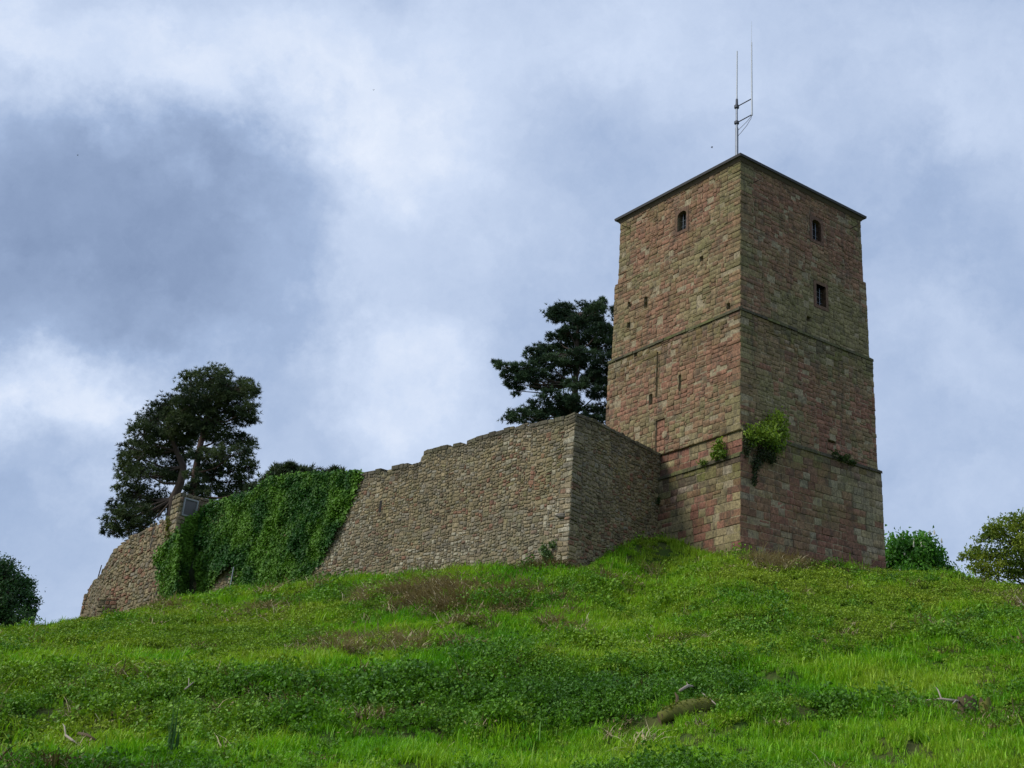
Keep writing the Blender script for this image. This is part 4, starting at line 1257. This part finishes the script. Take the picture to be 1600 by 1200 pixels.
shrub('shrub', 'dark hanging growth draped down the wall below the bright ledge shrub', 'shrub',
      [blob(1190, 712, 18, 12, w=.06), blob(1180, 728, 10, 14, w=.05), blob(1205, 716, 10, 10, w=.05), blob(1178, 748, 5, 12, w=.04), blob(1166, 700, 7, 18, w=.04), blob(1212, 700, 10, 8, w=.05), blob(1166, 676, 6, 12, o=.21, w=.05)],
      ((.02, .035, .012), (.06, .085, .02)), 1500, .11, fp(1190, 706, w=.0), 'plants on the tower ledges', 32, upb=-.3)
shrub('shrub', 'small yellow green shrub on the ledge left of the tower corner', 'shrub',
      [blob(1122, 700, 9, 8, 'L'), blob(1130, 710, 7, 6, 'L'), blob(1118, 712, 8, 5, 'L'), blob(1124, 690, 5, 5, 'L')],
      GREENB, 520, .12, fp(1123, 718, 'L', w=.0), 'plants on the tower ledges', 33)
shrub('shrub', 'low dark green tuft on the ledge near the tower right edge', 'shrub',
      [blob(1318, 716, 12, 5), blob(1332, 722, 8, 4), blob(1306, 708, 6, 4)],
      ((.03, .06, .012), (.07, .12, .02)), 420, .10, fp(1318, 720, w=.0), 'plants on the tower ledges', 34)
shrub('shrub', 'tiny moss green tuft on the ledge between niche and small shrub', 'shrub',
      [blob(1097, 723, 8, 2.5, 'L'), blob(1101, 722, 4, 3, 'L')], GREENB, 130, .08, fp(1098, 726, 'L', w=.0), 'plants on the tower ledges', 35)
u, z = on_face(860, 865, PB, dF)
cb = PB + dF * u + nF * .12
shrub('ivy_plant', 'small pale green ivy patch climbing the foot of the bastion corner', 'ivy',
      [(PB + dF * on_face(x, y, PB, dF)[0] + nF * .08 + np.array([0, 0, on_face(x, y, PB, dF)[1]]), (rx * .026, .08, ry * .026)) for x, y, rx, ry in ((858, 870, 8, 12), (852, 858, 5, 8), (866, 852, 5, 6), (862, 878, 9, 6))],
      ((.05, .11, .03), (.12, .19, .06)), 620, .11, cb + np.array([0, 0, on_face(860, 884, PB, dF)[1]]), None, 36)
pj = PB + dT * 6.0 + nT * .12
shrub('fern', 'dark fern rooted in the joint where return wall meets tower', 'fern',
      [(PB + dT * on_face(x, y, PB, dT)[0] + nT * .10 + np.array([0, 0, on_face(x, y, PB, dT)[1]]), (rx * .03, .1, ry * .03)) for x, y, rx, ry in ((1030, 778, 6, 6), (1026, 784, 4, 4))],
      ((.02, .05, .012), (.05, .09, .02)), 200, .10, PB + dT * on_face(1029, 784, PB, dT)[0] + nT * .02 + np.array([0, 0, on_face(1029, 784, PB, dT)[1]]), None, 37)
# ivy strand hanging on the turret face
shrub('ivy_plant', 'thin yellow green ivy strand hanging down the turret corner', 'ivy',
      [(PT + dW * on_face(x, y, PT, dW)[0] + nW * .10 + np.array([0, 0, on_face(x, y, PT, dW)[1]]), (rx * .036, .08, ry * .036)) for x, y, rx, ry in ((266, 822, 4, 8), (267, 836, 3, 8), (266, 812, 3, 5))],
      ((.07, .10, .02), (.16, .17, .03)), 220, .12, PT + dW * .4 + nW * .03 + np.array([0, 0, 14.6]), None, 38)

# ------------------------------------------------------------------ ground cover (uncountable: one object per kind, instanced clumps)
def proto_grass(seed, n=30, hmin=.12, hmax=.30, spread=.11, lean=.35, width=.010):
    R = np.random.default_rng(seed); V = []; F = []; C = []
    for i in range(n):
        a = R.uniform(0, 2 * math.pi); r = spread * math.sqrt(R.random()); b = np.array([r * math.cos(a), r * math.sin(a), -.03])
        h = R.uniform(hmin, hmax) * (1.6 if R.random() < .025 else 1); t = R.uniform(0, 2 * math.pi); l = lean * h * R.uniform(.3, 1.2)
        dx = np.array([math.cos(t), math.sin(t), 0]); s = np.array([-math.sin(t), math.cos(t), 0]) * width * R.uniform(.7, 1.2)
        p1 = b + np.array([0, 0, h * .6]) + dx * l * .35; p2 = b + np.array([0, 0, h * (1 - .25 * l / h)]) + dx * l
        k = len(V); V += [b - s, b + s, p1 + s * .8, p1 - s * .8, p2]; F += [(k, k + 1, k + 2), (k, k + 2, k + 3), (k + 3, k + 2, k + 4)]
        g = R.uniform(.7, 1.3); C += [(g, g, g)] * 5
    return np_mesh('grass_tuft', V, [np.array(F)], np.array(C), 'leaf')
def proto_herb(seed, n=46, rad=.2, h=.22, size=.06, stems=9):
    R = np.random.default_rng(seed); P = []
    tops = [(rad * math.sqrt(R.random()) * math.cos(a), rad * R.random() * math.sin(a), h * R.uniform(.5, 1.1)) for a in R.uniform(0, 6.28, stems)]
    for i in range(n):
        t = tops[R.integers(0, stems)]; q = R.uniform(.25, 1.0)
        P.append((t[0] + R.normal() * size * .7, t[1] + R.normal() * size * .7, t[2] * q))
    V, F = leaf_cloud(np.array(P), size, .9, rng=R, aspect=.7)
    C = np.repeat(R.uniform(.65, 1.35, (n, 1)) * np.ones((1, 3)), 4, 0)
    return np_mesh('herb_clump', V, [F], C, 'leaf')
def proto_dry(seed, n=26, ln=.35):
    R = np.random.default_rng(seed); V = []; F = []; C = []
    for i in range(n):
        a = R.uniform(0, 2 * math.pi); b = np.array([R.normal() * .12, R.normal() * .12, R.uniform(0, .06)])
        d = np.array([math.cos(a), math.sin(a), R.uniform(-.1, .8)]); d /= np.linalg.norm(d)
        s = np.cross(d, [0, 0, 1]); s = s / (np.linalg.norm(s) + 1e-6) * R.uniform(.003, .009)
        L = ln * R.uniform(.4, 1.2); m_ = b + d * L * .5 + np.array([0, 0, .03]); e_ = b + d * L + np.array([0, 0, -.05 * L])
        k = len(V); V += [b - s, b + s, m_ + s, m_ - s, e_]; F += [(k, k + 1, k + 2), (k, k + 2, k + 3), (k + 3, k + 2, k + 4)]
        g = R.uniform(.5, 1.4); C += [(g, g, g)] * 5
    for i in range(16):
        b = np.array([R.normal() * .13, R.normal() * .13, R.uniform(.02, .14)])
        v, f = leaf_cloud(b[None], .06, .4, rng=R); k = len(V); V += list(v); F += [tuple(x + k for x in q) for q in f]; g = R.uniform(.5, 1.2); C += [(g, g * .95, g * .85)] * 4
    return np_mesh('dry_clump', V, [np.array(F)], np.array(C), 'leaf')

def scatter(name, P, rot, scl, tint, var, protos, mat):
    me = bpy.data.meshes.new(name)
    me.vertices.add(len(P)); me.vertices.foreach_set('co', np.asarray(P, np.float32).ravel())
    for nm, ty, dat in (('tint', 'FLOAT', tint), ('scl', 'FLOAT', scl), ('var', 'INT', var)):
        a = me.attributes.new(nm, ty, 'POINT'); a.data.foreach_set('value', np.asarray(dat, np.float32 if ty == 'FLOAT' else np.int32))
    a = me.attributes.new('rot', 'FLOAT_VECTOR', 'POINT'); a.data.foreach_set('vector', np.asarray(rot, np.float32).ravel())
    o = link(name, me)
    g = bpy.data.node_groups.new(name + '_scatter', 'GeometryNodeTree')
    g.interface.new_socket('Geometry', in_out='INPUT', socket_type='NodeSocketGeometry')
    g.interface.new_socket('Geometry', in_out='OUTPUT', socket_type='NodeSocketGeometry')
    N = g.nodes; L = g.links
    gi, go = N.new('NodeGroupInput'), N.new('NodeGroupOutput')
    jn = N.new('GeometryNodeJoinGeometry')
    for pm in protos:
        if not pm.materials: pm.materials.append(mat)
        po = bpy.data.objects.new(pm.name, pm)
        oi = N.new('GeometryNodeObjectInfo'); oi.inputs['Object'].default_value = po; oi.inputs['As Instance'].default_value = True
        L.new(oi.outputs['Geometry'], jn.inputs[0])
    ip = N.new('GeometryNodeInstanceOnPoints'); ip.inputs['Pick Instance'].default_value = True
    L.new(gi.outputs[0], ip.inputs['Points']); L.new(jn.outputs[0], ip.inputs['Instance'])
    def attr(nm, ty):
        a = N.new('GeometryNodeInputNamedAttribute'); a.data_type = ty; a.inputs['Name'].default_value = nm; return a.outputs['Attribute']
    L.new(attr('var', 'INT'), ip.inputs['Instance Index'])
    e2r = N.new('FunctionNodeEulerToRotation'); L.new(attr('rot', 'FLOAT_VECTOR'), e2r.inputs[0]); L.new(e2r.outputs[0], ip.inputs['Rotation'])
    L.new(attr('scl', 'FLOAT'), ip.inputs['Scale'])
    L.new(ip.outputs[0], go.inputs[0])
    md = o.modifiers.new('scatter', 'NODES'); md.node_group = g
    return tag(o, kind='stuff')

rng = np.random.default_rng(5)
NC = 125000
th = rng.uniform(math.radians(-35), math.radians(18), NC)
rr_ = np.sqrt(rng.uniform(18.5 ** 2, 80 ** 2, NC))
# thin out with distance
keep = rng.random(NC) < np.clip(1.5 - rr_ / 62, .35, 1)
th, rr_ = th[keep], rr_[keep]
X, Y = np.sin(th) * rr_, np.cos(th) * rr_
# not inside the tower, nor behind the walls
def behind(P0, d, X, Y, n, lo, hi, depth):
    u = (X - P0[0]) * d[0] + (Y - P0[1]) * d[1]; w = (X - P0[0]) * n[0] + (Y - P0[1]) * n[1]
    return (u > lo) & (u < hi) & (w < .10) & (w > -depth)
bad = behind(PB, dF, X, Y, nF, -.3, 28.5, 40) & ((X - PB[0]) * nT[0] + (Y - PB[1]) * nT[1] < .12)
bad |= behind(PT, dW, X, Y, nW, -.1, 8.4, 25)
for A, d, n, L, top in runs[1:]:
    bad |= behind(A, d, X, Y, n, -.1, L, 20)
tower_uv = lambda: ((X - TC[0]) * dR[0] + (Y - TC[1]) * dR[1], (X - TC[0]) * dL[0] + (Y - TC[1]) * dL[1])
uR = (X - TC[0]) * dR[0] + (Y - TC[1]) * dR[1]; uL = (X - TC[0]) * dL[0] + (Y - TC[1]) * dL[1]
bad |= (uR > -.42) & (uL > -.42) & (uR < WR + .4) & (uL < WL + .4)
rcrest = np.interp(th, K_TH, K_R[:, 7])
bad |= rr_ > rcrest + 4
X, Y, th, rr_ = X[~bad], Y[~bad], th[~bad], rr_[~bad]
Z = ground_z(X, Y)
PX, PY = project(np.stack([X, Y, Z], 1))
# clear the ground under the log and stumps
for cxp, cyp, rad in ((1045, 1130, .42), (1062, 1130, .3), (1075, 1122, .36), (1100, 1114, .34), (1512, 1124, .34), (1541, 1122, .26)):
    gq = px_ground(cxp, cyp); ok_ = np.hypot(X - gq[0], Y - gq[1]) > rad
    X, Y, Z, th, rr_, PX, PY = X[ok_], Y[ok_], Z[ok_], th[ok_], rr_[ok_], PX[ok_], PY[ok_]
# patches as seen in the photograph, used to place the kinds of growth on the slope: (x, y, rx, ry, weight)
NETTLE = [(180, 1095, 300, 38, .7), (340, 1110, 120, 30, .5), (560, 1095, 200, 30, .6), (830, 1085, 190, 50, 1.1), (980, 1055, 120, 30, .6), (1120, 1060, 70, 40, .9), (60, 1100, 140, 25, .5), (1310, 1120, 120, 25, .3), (1520, 1070, 60, 25, .4), (700, 1140, 120, 30, .4), (1180, 1130, 60, 30, .4)]
HERB = [(150, 1000, 300, 45, 1.2), (430, 985, 200, 45, .7), (380, 1030, 150, 22, .6), (1450, 925, 200, 35, 1.0), (1300, 985, 180, 35, .7), (1240, 900, 130, 25, .9), (60, 1170, 110, 40, .7), (1100, 960, 70, 40, .4), (900, 1020, 220, 16, .35), (1050, 1170, 70, 20, .3), (950, 930, 70, 30, .4), (1330, 950, 110, 20, .7)]
DRY = [(760, 925, 95, 32, 1.05), (690, 945, 95, 32, .8), (1240, 880, 45, 12, 1.1), (1190, 885, 40, 10, 1.0), (480, 1010, 60, 10, .7), (1000, 1160, 40, 10, .6), (120, 1100, 40, 10, .7), (200, 1135, 40, 8, .8), (1400, 1150, 40, 10, .6), (1575, 1085, 30, 10, .5), (800, 1050, 60, 8, .4), (650, 1010, 70, 12, 1.3), (575, 935, 50, 16, .8), (870, 985, 60, 14, .8), (1215, 885, 50, 14, 1.0), (1330, 935, 70, 12, .8), (410, 960, 40, 16, .8), (340, 965, 40, 14, .5), (110, 1165, 60, 16, 1.0), (860, 895, 40, 12, .8), (1120, 880, 50, 10, .6), (960, 910, 60, 14, .6), (1590, 950, 40, 20, .7), (340, 1130, 30, 10, .9), (540, 1020, 60, 12, .7), (650, 1120, 30, 16, .6), (1150, 1150, 40, 14, .6), (260, 955, 30, 10, .9), (710, 975, 50, 16, .8), (1430, 985, 70, 8, .5)]
GRASS = [(750, 985, 200, 30, .8), (700, 900, 260, 18, .7), (1000, 985, 100, 40, .5), (1030, 870, 110, 25, 1.0), (300, 1042, 340, 12, .9), (620, 1045, 240, 14, .6), (800, 1180, 600, 32, .9), (1400, 1060, 240, 40, .9), (1400, 1170, 300, 40, .8), (330, 940, 120, 10, .7)]
def field(L, seed, amp):
    v = amp * (fbm(X * .55, Y * .55, 0, seed, 3) - .5) * 2
    for (x, y, a, b, w) in L:
        v = v + w * np.exp(-(((PX - x) / a) ** 2 + ((PY - y) / b) ** 2))
    return v
jit = lambda s: rng.normal(size=len(X)) * s
S = np.stack([field(GRASS, 1, .5) + .30 + jit(.3), field(NETTLE, 2, .9) + jit(.3) - .16, field(HERB, 3, .8) + .02 + jit(.32), field(DRY, 4, .7) - .40 + 1.5 * np.minimum(0, vn(X * 1.3, Y * 1.3, 0, 91) - .5) + jit(.42)], 1)
K = S.argmax(1)
N_ = len(X)
tint = np.clip(.5 + (fbm(X * .3, Y * .3, 0, 40, 3) - .5) * 1.8 + rng.normal(size=N_) * .14, 0, 1)
rot = np.stack([rng.normal(size=N_) * .12, rng.normal(size=N_) * .12, rng.uniform(0, 6.28, N_)], 1)
scl = rng.uniform(.75, 1.3, N_) * np.clip(.78 + (rr_ - 20) / 30, .78, 1) * (1 + np.clip((rr_ - 30) / 90, 0, .4))
hump = .45 + 1.2 * fbm(X * .9, Y * .9, 0, 60, 2)
uR, uL = tower_uv()
wf = np.minimum(np.abs((X - PB[0]) * nF[0] + (Y - PB[1]) * nF[1]) + 9 * (((X - PB[0]) * dF[0] + (Y - PB[1]) * dF[1]) < 0), np.abs(np.maximum(-.4 - uR, -.4 - uL)))
hump = hump * (1 + .5 * np.clip(1 - wf / .7, 0, 1) * rng.random(N_))
M_GRASS = leaf_material('grass_blades', transl=.35, rough=.5, instancer=[(.080, .255, .008), (.155, .385, .010), (.245, .440, .018), (.31, .44, .035)])
M_HERB = leaf_material('herb_leaves', transl=.25, rough=.55, instancer=[(.11, .21, .012), (.185, .30, .016), (.25, .335, .025)])
M_NETTLE = leaf_material('nettle_leaves', transl=.2, rough=.5, instancer=[(.062, .165, .012), (.11, .25, .014), (.20, .33, .018)])
M_DRY = leaf_material('dry_stalks', transl=.05, rough=.9, instancer=[(.19, .15, .07), (.31, .25, .13), (.42, .36, .21)])
PTS = np.stack([X, Y, Z], 1)
def put(name, k, protos, mat, mul=1.0, sel=None):
    m_ = (K == k) if sel is None else sel
    if mul is None: mul = 1
    s = scl[m_] * (hump[m_] if k in (0, 1) else 1) * mul
    scatter(name, PTS[m_], rot[m_], s, tint[m_], rng.integers(0, len(protos), m_.sum()), protos, mat)
put('grass', 0, [proto_grass(i, 40, .08, .24, .17, .7, .009) for i in range(5)], M_GRASS)
put('nettles', 1, [proto_herb(20 + i, 80, .2, .36, .06, 12) for i in range(4)], M_NETTLE)
put('low_herbs', 2, [proto_herb(40 + i, 70, .24, .15, .05, 14) for i in range(4)], M_HERB)
put('dry_stalks', 3, [proto_dry(60 + i, 34, .42) for i in range(4)], M_DRY, 1.25)

# ------------------------------------------------------------------ things lying on the slope
g = px_ground(1068, 1128)
lg = thing('fallen_log', 'mossy fallen log with broken ends lying in the nettles', 'log', loc=tuple(g))
a = px_ground(1032, 1132) + np.array([0, 0, .12]); b_ = px_ground(1112, 1115) + np.array([0, .2, .16])
mb = MB(g); Rl = random.Random(8); tt = np.linspace(0, 1, 12)
mb.tube([lerp(a, b_, t) + np.array([Rl.uniform(-.02, .02), Rl.uniform(-.02, .02), .05 * math.sin(t * 3) + Rl.uniform(-.02, .02)]) for t in tt], [(.11 + .04 * math.sin(t * 3)) * Rl.uniform(.85, 1.15) for t in tt], 12)
mb.v = [(x + Rl.uniform(-.015, .015), y + Rl.uniform(-.015, .015), z + Rl.uniform(-.015, .015)) for x, y, z in mb.v]; mb.build('trunk', M_MOSSWOOD, lg, True)
Rn = np.random.default_rng(3); mp_ = np.array([lerp(a, b_, t) for t in Rn.uniform(.12, 1, 900)]) + np.concatenate([Rn.normal(size=(900, 2)) * .07, np.abs(Rn.normal(size=(900, 1))) * .05 + .09], 1)
Vm, Fm = leaf_cloud(mp_, .055, .8, rng=Rn); link('moss', np_mesh('moss', Vm - g, [Fm], np.repeat(np.array([[.16, .19, .025]]) * Rn.uniform(.5, 1.4, (900, 1)), 4, 0), 'leaf'), M_LEAF, lg)
mb = MB(g); mb.tube([a + (a - b_) / np.linalg.norm(a - b_) * .0, a + (a - b_) / np.linalg.norm(a - b_) * .015], [.115, .11], 10); mb.build('cut_end', M_DEADWOOD, lg)
mb = MB(g); q = px_ground(1058, 1110) + np.array([0, 0, .25]); mb.tube([lerp(a, b_, .3), q + np.array([0, 0, .0]), q + np.array([-.05, 0, .08])], [.05, .03, .01], 6); mb.build('branch_stub', M_DEADWOOD, lg, True)
mb = MB(g); q0 = px_ground(1062, 1104) + np.array([0, 0, .3]); q1 = px_ground(1086, 1090) + np.array([0, 0, .22]); mb.tube([q0, lerp(q0, q1, .5) + np.array([0, 0, .05]), q1], [.028, .034, .015], 7); mb.tube([lerp(q0, q1, .6), lerp(q0, q1, .6) + np.array([-.06, 0, .12])], [.014, .006], 5); mb.build('bare_branch', M_WOODPALE, lg, True)
def twig(label, pts_px, rads, mat=M_WOODPALE, lift=.22, forks=()):
    g = px_ground(*pts_px[0]); root = MB(g)
    P = [px_ground(x, y) + np.array([0, 0, lift]) for x, y in pts_px]
    root.tube(P, rads, 5)
    for (i, fx, fy) in forks:
        e_ = px_ground(fx, fy) + np.array([0, 0, lift + .1]); root.tube([P[i], lerp(P[i], e_, .5) + np.array([0, 0, .04]), e_], [rads[i] * .8, rads[i] * .6, .006], 5)
    o = root.build('dead_branch', mat, None, True); o.location = g
    return tag(o, label, 'dead branch', 'dead branches on the slope')
twig('pale forked dead branch lying left of the tree stump', [(1500, 1114), (1472, 1110), (1446, 1112)], [.03, .025, .01], forks=((1, 1464, 1099), (0, 1490, 1128)))
twig('thin dead stick sloping down right of the mossy log', [(1096, 1100), (1108, 1110), (1120, 1121)], [.016, .016, .01])
twig('crossed pale dead branches in the lower left corner', [(98, 1170), (108, 1178), (116, 1184)], [.02, .02, .012], forks=((0, 92, 1160),))
twig('dark dead branch beside the pale ones in the lower left corner', [(118, 1166), (132, 1170), (146, 1178)], [.03, .025, .015], M_DEADWOOD)
twig('short pale upright stick in the left bank growth', [(82, 1078), (80, 1070), (79, 1066)], [.016, .014, .01], lift=.3)
twig('pale forked stick in the dark gap of the left bank', [(284, 1106), (290, 1101), (298, 1094)], [.016, .014, .008], forks=((1, 288, 1093),), lift=.35)
twig('pale broken branches at the far right edge of the slope', [(1602, 962), (1594, 950), (1588, 943)], [.03, .025, .01], forks=((0, 1592, 958),), lift=.3)
def stump(label, px, py, r, h, seed):
    g = px_ground(px, py); R = random.Random(seed)
    root = thing('tree_stump', label, 'tree stump', 'tree stumps on the right slope', loc=tuple(g))
    n = 14; V = []; F = []
    rings = [(-.25, 1.35), (.02, 1.15), (h * .5, .98), (h * .85, .95), (h, .85)]
    ph = [R.uniform(.82, 1.15) for _ in range(n)]
    for j, (z, q) in enumerate(rings):
        for k in range(n):
            t = 2 * math.pi * k / n; rr = r * q * ph[k] * R.uniform(.94, 1.06)
            V.append((g[0] + rr * math.cos(t), g[1] + rr * math.sin(t), g[2] + z + (R.uniform(-.07, .06) if j == 4 else 0)))
    for j in range(len(rings) - 1):
        for k in range(n): F.append((j * n + k, j * n + (k + 1) % n, (j + 1) * n + (k + 1) % n, (j + 1) * n + k))
    mb = MB(g); mb.add(V, F); mb.build('trunk', M_MOSSWOOD if seed % 2 else M_ROTWOOD, root, True)
    top = V[4 * n:]; c = np.mean(top, 0); mb = MB(g); mb.add(list(top) + [c - np.array([0, 0, .04])], [(k, (k + 1) % n, n) for k in range(n)]); mb.build('cut_top', M_DEADWOOD, root)
stump('larger rotten brown tree stump among grass on the right slope', 1512, 1122, .19, .40, 2)
stump('smaller mossy tree stump right of the larger one', 1541, 1120, .13, .32, 3)
# rocks by the far left wall
for i, (px, py, r, lab) in enumerate(((216, 957, .42, 'dark low rock in the grass below the left wall'), (176, 951, .25, 'small dark rock beside the buttress stub'))):
    g = px_ground(px, py); mb = MB(g); rock_mb(mb, g + np.array([0, 0, .12]), r, 40 + i, sq=(1.3, 1, .7)); o = mb.build('rock', M_ROCK); o.location = g; tag(o, lab, 'rock', 'rocks below the left wall')
for i, (px, py, r, lab) in enumerate(((655, 893, .16, 'small fallen wall stone in the grass below the middle of the long wall'), (1128, 868, .2, 'pale fallen block in the grass left of the tower corner'), (1248, 882, .2, 'reddish fallen block below the tower right face'))):
    g = px_ground(px, py + 4); mb = MB(g); rock_mb(mb, g + np.array([0, 0, .16]), r, 60 + i, 8, 5, (1.3, .9, .75)); o = mb.build('fallen_stone', M_JAMB if i == 2 else M_ROCK); o.location = g; tag(o, lab, 'stone', 'fallen stones')
# tall rush clump in the foreground
g = px_ground(266, 1190)
pr = proto_grass(300, 60, .45, .95, .10, .10, .011)
pr.name = 'rush_clump'
m_r = leaf_material('rush_blades', transl=.2)
at = pr.attributes['leaf']; n = len(pr.vertices); buf = np.zeros(n * 4, np.float32); at.data.foreach_get('color', buf); buf = buf.reshape(-1, 4); buf[:, :3] *= np.array([.035, .10, .02]); at.data.foreach_set('color', buf.ravel())
o = link('rush_clump', pr, m_r); o.location = g; o.scale = (1, 1, .8); tag(o, 'tall upright rush clump in the lower left grass', 'rushes')

# birds
def bird(label, px, py, Y, span, bank, seed):
    p = ray(px, py) * Y
    root = thing('bird', label, 'bird', 'birds in the sky', loc=tuple(p))
    mb = MB((0, 0, 0)); mb.tube([(-span * .28, 0, 0), (-span * .12, 0, 0), (span * .1, 0, .01), (span * .24, 0, .02), (span * .3, 0, .015)], [.003, span * .05, span * .07, span * .05, .004], 7); mb.build('body', M_FEATHER, root, True)
    for s in (-1, 1):
        mb = MB((0, 0, 0)); V = [(span * .12, s * .02, .02), (-span * .05, s * .02, .015), (-span * .02, s * span * .28, .08), (span * .12, s * span * .26, .085), (-span * .16, s * span * .5, .03)]
        V2 = [(x, y, z + .008) for x, y, z in V]
        mb.add(V + V2, [(0, 1, 2, 3), (3, 2, 4), (8, 7, 6, 5), (9, 7, 8), (0, 3, 8, 5), (3, 4, 9, 8), (4, 2, 7, 9), (2, 1, 6, 7), (1, 0, 5, 6)]); mb.build('wing', M_FEATHER, root)
    root.rotation_euler = (bank, .1, seed)
bird('tiny dark bird flying just left of the antenna mast', 1112, 231, 60, .22, .5, .4)
bird('tiny dark bird high in the pale central sky', 584, 141, 80, .20, -.4, 2.2)
bird('tiny dark bird in the dark cloud at the far left', 121, 243, 85, .18, .3, 1.0)
print('stones', len(wall.st), len(fw.st), len(rw.st), len(lw.st), 'cover', [int((K == i).sum()) for i in range(4)])
